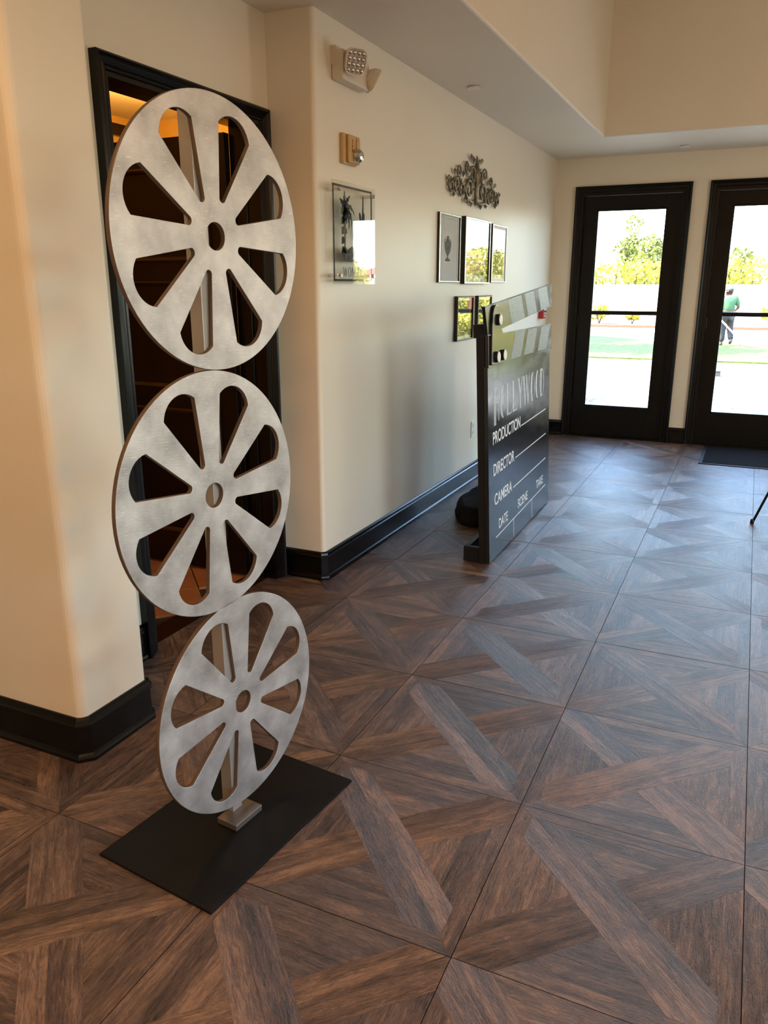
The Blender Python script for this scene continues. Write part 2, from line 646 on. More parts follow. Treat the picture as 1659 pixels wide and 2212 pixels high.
M['shoe'] = mat('brown_work_shoe', (0.07, 0.05, 0.03), 0.7, noise=0.3, nscale=20)
M['hair'] = mat('dark_hair', (0.02, 0.016, 0.013), 0.6, noise=0.3, nscale=40)
M['hose'] = mat('white_hose_rubber', (0.80, 0.80, 0.80), 0.5, noise=0.05, nscale=20)
M['grey_box'] = mat('grey_box_plastic', (0.055, 0.055, 0.055), 0.6, noise=0.2, nscale=10)
M['white_paint'] = mat('white_outdoor_paint', (0.78, 0.76, 0.74), 0.5, noise=0.05, nscale=10)
M['brass'] = mat('brass_strip', (0.55, 0.36, 0.12), 0.3, metal=0.9, noise=0.1, nscale=10)


# ================================================================ SETTING
CEIL = 2.655
LWX, FWY = -1.435, 6.13          # left wall face, far wall face
ALX = -1.68                      # alcove wall face
PX, PY, PY2 = -1.345, -0.372, -0.07   # pillar right face, pillar front face, pillar back face


def arc(cx, cy, r, a0, a1, n=5):
    return [(cx + r * math.cos(math.radians(a0 + (a1 - a0) * i / n)), cy + r * math.sin(math.radians(a0 + (a1 - a0) * i / n))) for i in range(n + 1)]


# left wall with a rounded corner at the alcove
bm = bmesh.new()
prism(bm, [(-1.84, 6.33), (-1.84, 1.39)] + arc(LWX - 0.022, 1.39 + 0.022, 0.022, -90, 0) + [(LWX, 6.33)], -0.05, 3.9)
tag(obj('wall_left', bm, M['wall']), 'satin cream left wall with rounded corner', kind='structure')
# pillar in front of the alcove
bm = bmesh.new()
prism(bm, [(-4.2, PY2), (-4.2, PY)] + arc(PX - 0.03, PY + 0.03, 0.03, -90, 0) + arc(PX - 0.02, PY2 - 0.02, 0.02, 0, 90), -0.05, 3.9)
tag(obj('wall_pillar', bm, M['wall']), 'cream wall end left of the reels with rounded corner', kind='structure')
# alcove wall around the side doorway
tag(obj('wall_alcove', boxes(((-1.83, PY2 - 0.02, -0.05), (ALX, 0.335, 3.9)), ((-1.83, 1.304, -0.05), (ALX, 1.40, 3.9)),
                             ((-1.83, 0.335, 2.215), (ALX, 1.304, 3.9))), M['wall']), 'cream alcove wall above the side doorway', kind='structure')
# far wall pierced by four glazed doors
DX = [-1.236, -0.03, 1.30, 2.63]
DWS = [1.056, 1.165, 1.165, 1.165]
DH = 2.40
cuts = []
x = LWX - 0.1
for d, DW in zip(DX, DWS):
    cuts.append(((x, FWY, -0.05), (d + 0.04, FWY + 0.2, 3.9)))
    cuts.append(((d + 0.04, FWY, DH - 0.04), (d + DW - 0.04, FWY + 0.2, 3.9)))
    x = d + DW - 0.04
cuts.append(((x, FWY, -0.05), (4.55, FWY + 0.2, 3.9)))
tag(obj('wall_far', boxes(*cuts), M['wall']), 'cream far wall pierced by dark glazed doors', kind='structure')
WY = ((-3.2, -1.4), (-0.4, 1.4))  # unseen window openings, added to let daylight in from the right
bl, y_ = [], -5.3
for a_, b_ in WY:
    bl += [((4.3, y_, -0.05), (4.5, a_, 3.9)), ((4.3, a_, -0.05), (4.5, b_, 0.45)), ((4.3, a_, 2.30), (4.5, b_, 3.9))]
    y_ = b_
bl.append(((4.3, y_, -0.05), (4.5, 6.33, 3.9)))
tag(obj('wall_right', boxes(*bl), M['wall']), 'cream right wall of the hall with two windows added for daylight', kind='structure')
for k, (a_, b_) in enumerate(WY):
    w_ = tag(empty('window_%d' % (k + 1), (4.4, (a_ + b_) / 2, 0.45)), ('near', 'far')[k] + ' dark-framed window added for daylight in the right wall of the hall', kind='structure')
    h_ = (b_ - a_) / 2
    obj('frame', boxes(((-0.04, -h_, 0), (0.04, -h_ + 0.06, 1.85)), ((-0.04, h_ - 0.06, 0), (0.04, h_, 1.85)), ((-0.04, -h_ + 0.06, 0), (0.04, h_ - 0.06, 0.06)), ((-0.04, -h_ + 0.06, 1.79), (0.04, h_ - 0.06, 1.85)), ((-0.03, -0.03, 0.06), (0.03, 0.03, 1.79))), M['door_dark'], w_)
    for sg in (-1, 1):
        ya, yb = sorted((sg * 0.03, sg * (h_ - 0.06)))
        obj('pane', boxes(((-0.003, ya, 0.06), (0.003, yb, 1.79))), M['door_glass'], w_)
tag(obj('wall_back', boxes(((-4.2, -5.3, -0.05), (4.5, -5.1, 3.9)), ((-4.4, -5.3, -0.05), (-4.2, 0.0, 3.9))), M['wall']), 'cream back wall of the hall', kind='structure')
# ceiling: soffit with a deep raised tray
me = flat_shape([[(-4.3, -5.2), (4.4, -5.2), (4.4, 6.25), (-4.3, 6.25)], [(-0.82, -1.7), (3.3, -1.7), (3.3, 5.09), (-0.82, 5.09)]], 0.55, 0.012)
o = link('ceiling', me, None, M['soffit'])
o.location.z = CEIL + 0.55
for p in me.polygons:
    p.use_smooth = False
me.materials.append(M['wall'])
for p in me.polygons:
    if abs(p.normal.z) < 0.2:
        p.material_index = 1
tag(o, 'cream soffit around the raised tray ceiling', kind='structure')
tag(obj('ceiling_tray', boxes(((-4.4, -5.3, CEIL + 1.1), (4.5, 6.3, CEIL + 1.3))), M['soffit']), 'raised tray ceiling above the hall', kind='structure')
# flat roof, its shade falls on the nearest pavers
bm = boxes(((-9, -6, 4.0), (9, 6.33, 4.15)), ((-9, 6.31, 3.0), (9, 6.5, 4.15)))
tag(obj('roof', bm, M['stucco']), 'flat roof of the building above the hall', kind='structure')
# walls left and right outside
tag(obj('wall_outside', boxes(((-9, 6.2, -0.1), (-1.84, 6.33, 4.0)), ((4.5, 6.2, -0.1), (9, 6.33, 4.0))), M['stucco']), 'white outer wall beside the glazed doors', kind='structure')

# baseboards
BASE = [(0, 0), (0.026, 0), (0.027, 0.012), (0.024, 0.020), (0.017, 0.026), (0.0165, 0.116), (0.022, 0.120), (0.022, 0.128), (0.017, 0.134), (0.014, 0.144), (0.006, 0.150), (0, 0.150)]


def baseboard(name, path, label):
    bm = bmesh.new()
    sweep(bm, path, BASE)
    tag(obj(name, bm, M['black_trim']), label, kind='structure')


baseboard('baseboard_pillar', [(-4.19, PY), (PX - 0.022, PY), (PX, PY + 0.022), (PX, PY2 - 0.012), (PX - 0.012, PY2), (ALX, PY2), (ALX, 0.284)], 'black moulded baseboard round the wall end')
baseboard('baseboard_left', [(ALX, 1.35), (ALX, 1.39), (LWX - 0.016, 1.39), (LWX, 1.39 + 0.016), (LWX, 2.36)], 'black moulded baseboard from the alcove along the left wall')
baseboard('baseboard_left.001', [(LWX, 2.362), (LWX, FWY), (DX[0], FWY)], 'black moulded baseboard further along the left wall')
for i in range(3):
    baseboard('baseboard_far' + ('.%03d' % i if i else ''), [(DX[i] + DWS[i], FWY), (DX[i + 1], FWY)], 'black baseboard between two glazed doors')
baseboard('baseboard_far.003', [(DX[3] + DWS[3], FWY), (4.3, FWY), (4.3, -5.1), (-4.2, -5.1)], 'black baseboard round the rest of the hall')


# ---------------------------------------------------------------- floor of wood-look tiles
T = 0.61
GAP = 0.0010


def clip(poly, nx, ny, c):
    """keep nx*x+ny*y <= c"""
    out = []
    for i in range(len(poly)):
        a, b = poly[i], poly[(i + 1) % len(poly)]
        da, db = nx * a[0] + ny * a[1] - c, nx * b[0] + ny * b[1] - c
        if da <= 0:
            out.append(a)
        if (da < 0 < db) or (db < 0 < da):
            t = da / (da - db)
            out.append((a[0] + (b[0] - a[0]) * t, a[1] + (b[1] - a[1]) * t))
    return out


def planks():
    """one tile: a through diagonal framed by mitred border strips, a cut diagonal that runs to its corners, and triangles of strips"""
    sq = [(GAP, GAP), (T - GAP, GAP), (T - GAP, T - GAP), (GAP, T - GAP)]
    s = 1 / math.sqrt(2)
    w = 0.068
    B = 0.046
    res = []       # (polygon, grain direction angle)
    inn = [(B, B), (T - B, B), (T - B, T - B), (B, T - B)]
    d1 = clip(clip(inn, s, -s, w), -s, s, w)
    for sg in (1, -1):
        res.append((clip(d1, sg * s, -sg * s, 0.006), 45) if sg > 0 else (clip(d1, -s, s, -0.006), 45))
    d2 = clip(clip(sq, s, s, s * T + w), -s, -s, -s * T + w)
    for sg in (1, -1):
        h = clip(d2, sg * s, -sg * s, -w)
        res.append((clip(h, s, s, s * T - 0.008), -45))
        res.append((clip(h, -s, -s, -s * T + 0.008), -45))
    for k in range(4):
        ev = k % 2 == 0
        for a, b in ((0, B), (B, 0.108), (0.108, 0.4)):
            lw, rw = (-w, -w) if a else ((0, -w) if ev else (-w, 0))
            q = clip(clip(sq, -s, s, lw), s, s, s * T + rw)
            q = clip(clip(q, 0, 1, b), 0, -1, -a)
            if len(q) > 2:
                r = []
                for x_, y_ in q:
                    x_, y_ = x_ - T / 2, y_ - T / 2
                    for _ in range(k):
                        x_, y_ = -y_, x_
                    r.append((x_ + T / 2, y_ + T / 2))
                res.append((r, 90 * k))
    return [p for p in res if len(p[0]) > 2]


def inset(poly, d):
    n = len(poly)
    area2 = sum(poly[i][0] * poly[(i + 1) % n][1] - poly[(i + 1) % n][0] * poly[i][1] for i in range(n))
    if area2 < 0:
        poly = poly[::-1]
    out = poly
    for i in range(n):
        a, b = poly[i], poly[(i + 1) % n]
        ex, ey = b[0] - a[0], b[1] - a[1]
        L = math.hypot(ex, ey)
        if L < 1e-6:
            continue
        nx, ny = ey / L, -ex / L
        out = clip(out, nx, ny, nx * a[0] + ny * a[1] - d)
    return out


PLK = planks()


def plank_mesh(name, items, rg, body=True):
    """items: list of (polygon, angle) -> one mesh with uv along the grain and a tone per plank"""
    bm = bmesh.new()
    uvl = bm.loops.layers.uv.new('UVMap')
    tl = bm.faces.layers.float.new('tone')
    if body:
        f0 = len(bm.faces)
        box(bm, (GAP, GAP, -0.012), (T - GAP, T - GAP, -0.0006))
        bm.faces.ensure_lookup_table()
        for f in bm.faces:
            f.material_index = 1
    for poly, ang in items:
        q = inset(poly, 0.00012)
        if len(q) < 3:
            continue
        tone = rg.random()
        off = (rg.random() * 40, rg.random() * 40)
        ca, sa = math.cos(math.radians(ang)), math.sin(math.radians(ang))
        vs = prism(bm, q, -0.0006, rg.uniform(-0.0002, 0.0))
        fs = set(f for v in vs for f in v.link_faces)
        for f in fs:
            f[tl] = tone
            f.material_index = 0
            for lp in f.loops:
                x_, y_ = lp.vert.co.x, lp.vert.co.y
                lp[uvl].uv = (x_ * ca + y_ * sa + off[0], -x_ * sa + y_ * ca + off[1])
    me = mesh_of(bm, name)
    me.materials.append(M['wood'])
    me.materials.append(M['grout'])
    return me


NV = 6
rg = random.Random(3)
tile_meshes = [plank_mesh('floor_tile', PLK, rg) for _ in range(NV)]
body_bm = boxes(((GAP, GAP, -0.012), (T - GAP, T - GAP, -0.0008)))
body_me = mesh_of(body_bm, 'floor_tile_body')
body_me.materials.append(M['grout'])
plank_sets = [[plank_mesh('plank', [it], rg, False) for it in PLK] for _ in range(4)]
floor_bm = boxes(((-1.72, -5.1, -0.05), (4.3, 6.2, -0.0125)), ((-4.2, -5.1, -0.05), (-1.7, PY + 0.02, -0.0125)))
floor = tag(obj('floor', floor_bm, M['grout']), 'brown wood-look tile floor with crossing diagonal planks', kind='structure')


def project(X):
    d = Vector(X) - CAM
    z = d.dot(fw)
    return (829.5 + 1686.65 * d.dot(rt) / z, 1106 - 1686.65 * d.dot(up) / z, z)


cells = []
for i in range(-7, 7):
    for j in range(-9, 10):
        x0, y0 = i * T, j * T
        if x0 < -1.9 and y0 + T > PY + T:
            continue
        c = (x0 + T / 2, y0 + T / 2, 0)
        px, py, dz = project(c)
        vis = dz > 0.3 and -350 < px < 2000 and py < 2600
        cells.append((dz if vis else 99, i, j))
cells.sort()
FL_T = {}
for n_, (dz, i, j) in enumerate(cells):
    x0, y0 = i * T, j * T
    k = rg.randrange(4)
    near = n_ < 16
    tl_ = bpy.data.objects.new('floor_tile', body_me if near else tile_meshes[rg.randrange(NV)])
    COL.objects.link(tl_)
    tl_.parent = floor
    cx, cy = x0 + T / 2, y0 + T / 2
    a = k * PI / 2
    tl_.rotation_euler = (0, 0, a)
    tl_.location = (cx - (T / 2 * math.cos(a) - T / 2 * math.sin(a)), cy - (T / 2 * math.sin(a) + T / 2 * math.cos(a)), rg.uniform(-0.0003, 0.0003))
    if near:
        for pm in plank_sets[rg.randrange(4)]:
            po = bpy.data.objects.new('plank', pm)
            COL.objects.link(po)
            po.parent = tl_

# side room floor: terracotta tiles laid diagonally
side = tag(obj('floor_side_room', boxes(((-4.2, -0.05, -0.05), (-1.72, 3.2, -0.012))), M['grout']), 'orange terracotta tile floor of the side room', kind='structure')
bm = bmesh.new()
vs = box(bm, (-0.147, -0.147, -0.012), (0.147, 0.147, 0.0))
bmesh.ops.bevel(bm, geom=[e for e in bm.edges if all(v.co.z > -0.005 for v in e.verts)], offset=0.004, segments=1)
tm = mesh_of(bm, 'terracotta_tile')
tm.materials.append(M['terracotta'])
st = 0.3
for i in range(-12, 13):
    for j in range(-12, 13):
        u, v = (i + 0.5) * st, (j + 0.5) * st
        x_, y_ = -2.6 + (u - v) / math.sqrt(2), 0.8 + (u + v) / math.sqrt(2)
        if -3.2 < x_ < -1.95 and 0.0 < y_ < 1.75:
            q = bpy.data.objects.new('terracotta_tile', tm)
            COL.objects.link(q)
            q.parent = side
            q.location = (x_, y_, rnd.uniform(-0.001, 0.001))
            q.rotation_euler = (0, 0, PI / 4)
# wood-look threshold strip
tag(obj('trim_threshold', boxes(((-1.84, 0.356, -0.05), (-1.72, 1.283, 0.002))), M['mould']), 'wooden threshold of the side doorway', kind='structure')
# side room shell
tag(obj('wall_side_room', boxes(((-4.0, -0.07, -0.05), (-3.85, 3.2, 3.2)), ((-4.0, 3.05, -0.05), (-1.83, 3.2, 3.2)), ((-4.0, -0.06, -0.05), (-1.83, 0.02, 3.2))), M['amber_wall']), 'amber painted wall of the side room', kind='structure')
tag(obj('ceiling_side_room', boxes(((-4.0, -0.07, 2.9), (-1.83, 3.2, 3.05))), M['amber_wall']), 'amber ceiling of the side room', kind='structure')
bm = boxes(((-3.85, 0.02, 0.0), (-3.80, 3.05, 1.72)))
for k in range(6):
    box(bm, (-3.80, 0.1 + k * 0.5, 0.2), (-3.785, 0.5 + k * 0.5, 1.6))
tag(obj('trim_wainscot', bm, M['mahogany'], bev=0.006), 'dark mahogany wainscot in the side room', kind='structure')
tag(obj('trim_picture_rail', boxes(((-3.85, 0.02, 2.52), (-3.81, 3.05, 2.60))), M['mahogany'], bev=0.008), 'dark picture rail in the side room', kind='structure')


# ---------------------------------------------------------------- side doorway: casing and open leaf
def casing_bm(prof, w, h, bottom=0.0):
    """moulding profile (inward distance d, projection p) mitred round a doorway of outer width w, height h; local x across, y up, z out"""
    bm = bmesh.new()
    rings = []
    for (x_, y_, sx, sy) in ((0, bottom, 1, 0), (0, h, 1, -1), (w, h, -1, -1), (w, bottom, -1, 0)):
        rings.append([bm.verts.new((x_ + sx * d, y_ + sy * d, p)) for d, p in prof])
    q = len(prof)
    for A, B in zip(rings, rings[1:]):
        for j in range(q):
            bm.faces.new((A[j], A[(j + 1) % q], B[(j + 1) % q], B[j]))
    bm.faces.new(rings[0])
    bm.faces.new(rings[-1][::-1])
    return bm


door3 = tag(empty('door_3', (ALX, 0.8, 0)), 'open dark mahogany side door in black moulded casing', kind='structure')
PROF = [(d_ * 0.66, p_) for d_, p_ in [(0, 0), (0, 0.034), (0.012, 0.040), (0.022, 0.034), (0.030, 0.026), (0.040, 0.030), (0.046, 0.022), (0.058, 0.026), (0.064, 0.018), (0.078, 0.020), (0.084, 0.012), (0.108, 0.012), (0.108, 0.0)]]
o = obj('casing', casing_bm(PROF, 1.071, 2.256), M['black_trim'], door3)
o.matrix_local = Matrix.Translation((0, -0.8, 0)) @ frame_matrix((0, 0.284, 0), (0, 1, 0), (0, 0, 1))
bm = boxes(((-0.15, 0.335 - 0.8, 0), (0.010, 0.356 - 0.8, 2.215)), ((-0.15, 1.283 - 0.8, 0), (0.010, 1.304 - 0.8, 2.215)), ((-0.15, 0.356 - 0.8, 2.188), (0.010, 1.283 - 0.8, 2.215)),
           ((-0.09, 0.356 - 0.8, 0), (-0.06, 0.366 - 0.8, 2.188)), ((-0.09, 1.273 - 0.8, 0), (-0.06, 1.283 - 0.8, 2.188)))
obj('jamb', bm, M['black_trim'], door3, bev=0.003)
# the leaf stands swung into the side room, seen along its inner face
leaf = obj('door_leaf', boxes(((-0.98, 0.4405, 0.012), (-0.148, 0.4825, 2.16))), M['mahogany'], door3, bev=0.002)
leaf['label'] = 'dark mahogany door leaf swung open'
for (z0, z1) in ((1.60, 2.03), (0.98, 1.51), (0.20, 0.88)):
    bm = bmesh.new()
    prof = [(0, 0), (0, 0.012), (0.008, 0.016), (0.016, 0.012), (0.024, 0.004), (0.024, 0)]
    rings = []
    x0, x1 = -0.88, -0.25
    for (x_, z_, sx, sz) in ((x0, z0, 1, 1), (x1, z0, -1, 1), (x1, z1, -1, -1), (x0, z1, 1, -1)):
        rings.append([bm.verts.new((x_ + sx * d, 0.44 - p, z_ + sz * d)) for d, p in prof])
    for a in range(4):
        A, B = rings[a], rings[(a + 1) % 4]
        for j in range(len(prof)):
            bm.faces.new((A[j], A[(j + 1) % len(prof)], B[(j + 1) % len(prof)], B[j]))
    obj('panel_moulding', bm, M['mould'], leaf, smooth=False)
bm = bmesh.new()
lathe(bm, [(0, 0), (0.026, 0), (0.026, 0.006), (0.010, 0.010), (0.010, 0.035), (0.024, 0.045), (0.026, 0.058), (0.016, 0.068), (0, 0.07)], 18, Matrix.Translation((-0.91, 0.44, 0.95)) @ Matrix.Rotation(PI / 2, 4, 'X'))
obj('door_knob', bm, M['brass'], leaf, smooth=True)


# ---------------------------------------------------------------- glazed far doors
def far_door(k, x0, label):
    DW = DWS[k - 1]
    d = tag(empty('door_%d' % k if k < 3 else 'door_%d' % (k + 1), (x0, FWY, 0)), label, kind='structure')
    pr = [(0, 0), (0, 0.028), (0.010, 0.034), (0.022, 0.030), (0.028, 0.022), (0.050, 0.020), (0.056, 0.012), (0.084, 0.010), (0.084, -0.14), (0.04, -0.14), (0.04, 0)]
    o = obj('casing', casing_bm(pr, DW, DH), M['door_dark'], d)
    o.matrix_local = frame_matrix((0, 0, 0), (1, 0, 0), (0, 0, 1))     # local z points into the room (-y)
    L, R, B, Tp = 0.205, DW - 0.207, 0.307, 2.193     # glass edges
    a, b = 0.0835, DW - 0.0835
    y0, y1 = 0.03, 0.075
    for nm, (p, q) in (('stile', ((a, y0, 0.012), (L, y1, 2.314))), ('stile', ((R, y0, 0.012), (b, y1, 2.314))),
                       ('top_rail', ((L, y0, Tp), (R, y1, 2.314))), ('bottom_rail', ((L, y0, 0.012), (R, y1, B)))):
        obj(nm, boxes((p, q)), M['door_dark'], d, bev=0.002)
    bm = bmesh.new()
    for (x_, z_, x2, z2) in ((L, B, R, B + 0.014), (L, Tp - 0.014, R, Tp), (L, B, L + 0.014, Tp), (R - 0.014, B, R, Tp)):
        box(bm, (x_, y0 + 0.008, z_), (x2, y1 - 0.008, z2))
    obj('glazing_bead', bm, M['door_dark'], d, bev=0.002)
    obj('muntin', boxes(((L + 0.014, y0 + 0.006, 1.216), (R - 0.014, y1 - 0.006, 1.254))), M['door_dark'], d, bev=0.004)
    for (z0, z1) in ((B + 0.010, 1.220), (1.250, Tp - 0.010)):
        obj('pane', boxes(((L + 0.010, 0.050, z0), (R - 0.010, 0.0515, z1))), M['door_glass'], d)
    obj('threshold', boxes(((0.04, -0.02, 0), (DW - 0.04, 0.2, 0.012))), M['door_dark'], d, bev=0.004)
    bm = bmesh.new()
    for z_ in (0.25, 1.1, 2.05):
        tube(bm, [(0.087, 0.022, z_), (0.087, 0.022, z_ + 0.1)], 0.006, 8)
    obj('hinge', bm, M['door_dark'], d)
    if k > 1:
        bm = bmesh.new()
        lx = DW - 0.15
        box(bm, (lx - 0.02, y0 - 0.006, 0.93), (lx + 0.02, y0, 1.12))
        tube(bm, [(lx, y0, 1.02), (lx, y0 - 0.05, 1.02), (lx - 0.02, y0 - 0.055, 1.02), (lx - 0.11, y0 - 0.05, 1.02)], 0.008, 8)
        obj('door_handle', bm, M['chrome'], d)


far_door(1, DX[0], 'dark glazed patio door nearest the left wall')
far_door(2, DX[1], 'dark glazed patio door in front of the person outside')
far_door(3, DX[2], 'dark glazed patio door out to the right')
far_door(4, DX[3], 'dark glazed patio door at the far right')

# ================================================================ REEL SCULPTURE
TH = math.radians(-6.4)
EV = Vector((-math.sin(TH), math.cos(TH), 0))      # along the plate
NV_ = Vector((math.cos(TH), math.sin(TH), 0))      # out of the reel faces
root = tag(empty('film_reel_sculpture', tuple(NV_ * -0.698 + EV * -0.485), TH + PI / 2), 'tall sculpture of three stacked silver film reels on a black floor plate', 'sculpture')
# local frame: x = EV, y = -NV  (rotation by TH+90 deg maps x->EV, y->-NV)


def loc(e, n, z):
    return (e + 0.485, -(n + 0.698), z)


pe0, pe1, pn0, pn1 = -0.799, -0.170, -0.898, -0.493
a, b = loc(pe0, pn1, 0), loc(pe1, pn0, 0.008)
obj('base_plate', boxes((a, b)), M['plate'], root, bev=0.0015)
a, b = loc(-0.5405, -0.637, 0.008), loc(-0.429, -0.7095, 0.027)
obj('foot_block', boxes((a, b)), M['steel'], root, bev=0.002)
a, b = loc(-0.499, -0.6845, 0.027), loc(-0.461, -0.7245, 1.878)
obj('post', boxes((a, b)), M['post'], root, bev=0.002)
R = 0.3115


def slot_loop(R, c):
    ri, ro, rt_, hw_i, hw_o = 0.262 * R, 0.905 * R, 0.800 * R, 0.034 * R, 0.178 * R
    pts = []
    # inner rounded tip
    cx = ri + hw_i
    for i in range(7):
        t = math.radians(90 + 180 * i / 6)
        pts.append((cx + hw_i * math.cos(t) * 1.0, hw_i * math.sin(t)))
    # outer end : shoulder then arc
    pts.append((rt_ - 0.012 * R, -hw_o * 0.985))
    h = ro - rt_
    rad = (hw_o ** 2 + h ** 2) / (2 * h)
    cc = ro - rad
    am = math.asin(hw_o / rad)
    for i in range(13):
        t = -am + 2 * am * i / 12
        pts.append((cc + rad * math.cos(t), rad * math.sin(t)))
    pts.append((rt_ - 0.012 * R, hw_o * 0.985))
    ca, sa = math.cos(c), math.sin(c)
    return [(p[0] * ca - p[1] * sa, p[0] * sa + p[1] * ca) for p in pts]


def circle(r, n, cx=0, cy=0):
    return [(cx + r * math.cos(2 * PI * i / n), cy + r * math.sin(2 * PI * i / n)) for i in range(n)]


for (ec, zc, ang, lab) in ((-0.452, 1.5985, 25.5, 'warm silver top reel'), (-0.5095, 0.9775, 23.3, 'grey silver middle reel, touching the other two'), (-0.447, 0.3640, 22.3, 'scratched silver bottom reel')):
    me = flat_shape([circle(R, 96), circle(0.102 * R, 32)] + [slot_loop(R, math.radians(ang + 45 * k)) for k in range(8)], 0.0065, 0.0009)
    rl = link('film_reel', me, root, [M['silver'], M['ply']])
    for p in me.polygons:
        if abs(p.normal.z) < 0.5:
            p.material_index = 1
    # reel local x -> EV (root x), local y -> up, local z -> NV (root -y)
    rl.matrix_local = frame_matrix(loc(ec, -0.6775, zc), (1, 0, 0), (0, 0, 1))
    rl['label'] = lab

# ================================================================ CLAPPERBOARD
CB = tag(empty('clapperboard', (-0.712, 1.965, 0)), 'giant glossy black film clapperboard standing by the picture wall', 'clapperboard')
CU, CV = Vector((-0.0095, 1, 0)).normalized(), Vector((-0.048, 0, 0.9988)).normalized()
CV = (CV - CU * CV.dot(CU)).normalized()
CMAT = Matrix.Translation((0.712, -1.965, 0)) @ frame_matrix((-0.712, 1.965, 0), CU, CV)   # u, v, out(+x)


def cb(name, bm_or_me, m, z=0.0, parent=None, bev=0, x=0, y=0, rot=0):
    me = mesh_of(bm_or_me, name) if isinstance(bm_or_me, bmesh.types.BMesh) else bm_or_me
    o = link(name, me, parent or CB, m)
    L = Matrix.Translation((x, y, z)) @ Matrix.Rotation(rot, 4, 'Z')
    o.matrix_local = (CMAT @ L) if parent is None else L
    if bev:
        b_ = o.modifiers.new('b', 'BEVEL')
        b_.width = bev
        b_.segments = 2
        b_.limit_method = 'ANGLE'
    return o


BW, BH = 1.44, 1.085
board = cb('board', boxes(((0, 0.006, -0.02), (BW, BH, 0.0))), M['panel'], bev=0.002)
stick = cb('clap_stick', boxes(((0.0, BH - 0.008, -0.012), (BW + 0.015, 1.243, 0.006))), M['panel'], bev=0.002)
stick['label'] = 'fixed lower clap stick with grey stripes'
# raised upper stick, pivoting at the left
sl = math.atan(0.0775)
up_bm = bmesh.new()
lo_ = [(0.213, 1.263), (1.471, 1.362), (1.452, 1.503), (-0.055, 1.389), (-0.012, 1.248), (0.05, 1.247)]
prism(up_bm, lo_, -0.012, 0.006)
stick2 = cb('clap_stick', up_bm, M['panel'], bev=0.002)
stick2['label'] = 'raised upper clap stick with grey stripes'
f_lo = lambda u: 1.263 + (u - 0.213) * 0.0787 + 0.004
f_hi = lambda u: 1.389 + (u + 0.055) * 0.0756 - 0.004
for (u0, u1) in ((0.444, 0.665), (0.740, 0.970), (1.086, 1.333)):
    bm = bmesh.new()
    prism(bm, [(u0 - 0.02, 1.090), (u1 - 0.02, 1.090), (u1 + 0.085, 1.238), (u0 + 0.085, 1.238)], 0.0060, 0.0064)
    cb('stripe', bm, M['vinyl_grey'], parent=stick)
for (u0, u1) in ((0.450, 0.740), (0.820, 1.040), (1.150, 1.390)):
    bm = bmesh.new()
    h0, h1 = u0 - 0.085, u1 - 0.085
    prism(bm, [(u0, f_lo(u0)), (u1, f_lo(u1)), (h1, f_hi(h1)), (h0, f_hi(h0))], 0.0060, 0.0064)
    cb('stripe', bm, M['vinyl_grey'], parent=stick2)
for s_ in (stick, stick2):
    for ch in s_.children:
        ch.matrix_local = Matrix.Identity(4)
hp = [(0.02, 1.090), (0.24, 1.085), (0.235, 1.24), (0.17, 1.30), (0.165, 1.33)] + arc(0.105, 1.335, 0.06, 0, 180, 8) + [(0.035, 1.30)]
bm = bmesh.new()
prism(bm, hp, 0.0065, 0.019)
hinge = cb('hinge_plate', bm, M['panel'], bev=0.003)
for (u, v) in ((0.135, 1.318), (0.095, 1.128), (0.215, 1.130)):
    bm = bmesh.new()
    lathe(bm, [(0, 0.0185), (0.029, 0.0185), (0.029, 0.033), (0.026, 0.036), (0, 0.036)], 24, Matrix.Translation((u, v, 0)))
    bo = cb('bolt', bm, [M['bolt'], M['matte_black']])
    for p in bo.data.polygons:
        if abs(p.normal.z) < 0.3:
            p.material_index = 1
# lettering and rules (flat vinyl)
for body, u, v, w_, h_ in (('PRODUCTION', 0.085, 0.657, 0.575, 0.070), ('DIRECTOR', 0.092, 0.481, 0.428, 0.068), ('CAMERA', 0.107, 0.310, 0.360, 0.066),
                           ('DATE', 0.190, 0.156, 0.185, 0.058), ('SCENE', 0.605, 0.168, 0.240, 0.058), ('TAKE', 1.075, 0.182, 0.190, 0.056)):
    t = cb('lettering', text_mesh(body, w_, h_, 0.0003), M['vinyl_white'], z=0.0004, x=u, y=v, rot=math.radians(0.6))
for (u0, v0, u1, v1) in ((0.679, 0.668, 1.335, 0.682), (0.546, 0.496, 1.340, 0.512), (0.494, 0.324, 1.340, 0.341), (0.128, 0.118, 1.343, 0.150)):
    bm = bmesh.new()
    prism(bm, [(u0, v0), (u1, v1), (u1, v1 + 0.006), (u0, v0 + 0.006)], 0.0001, 0.0007)
    cb('rule_line', bm, M['vinyl_white'])
for (u, v0, v1) in ((0.508, 0.018, 0.127), (0.958, 0.022, 0.137)):
    cb('rule_line', boxes(((u - 0.003, v0, 0.0001), (u + 0.003, v1, 0.0007))), M['vinyl_white'])


def ring(cx, w, h, tl_, tr_, tt=0.03):
    """narrow O: thick left side tl_, thin right side tr_"""
    outer = [(cx + w / 2 * math.cos(2 * PI * i / 40), 0.5 + h / 2 * math.sin(2 * PI * i / 40)) for i in range(40)]
    iw = w - tl_ - tr_
    icx = cx - w / 2 + tl_ + iw / 2
    inner = [(icx + iw / 2 * math.cos(2 * PI * i / 40), 0.5 + (h / 2 - tt) * math.sin(2 * PI * i / 40)) for i in range(40)]
    return [outer, inner]


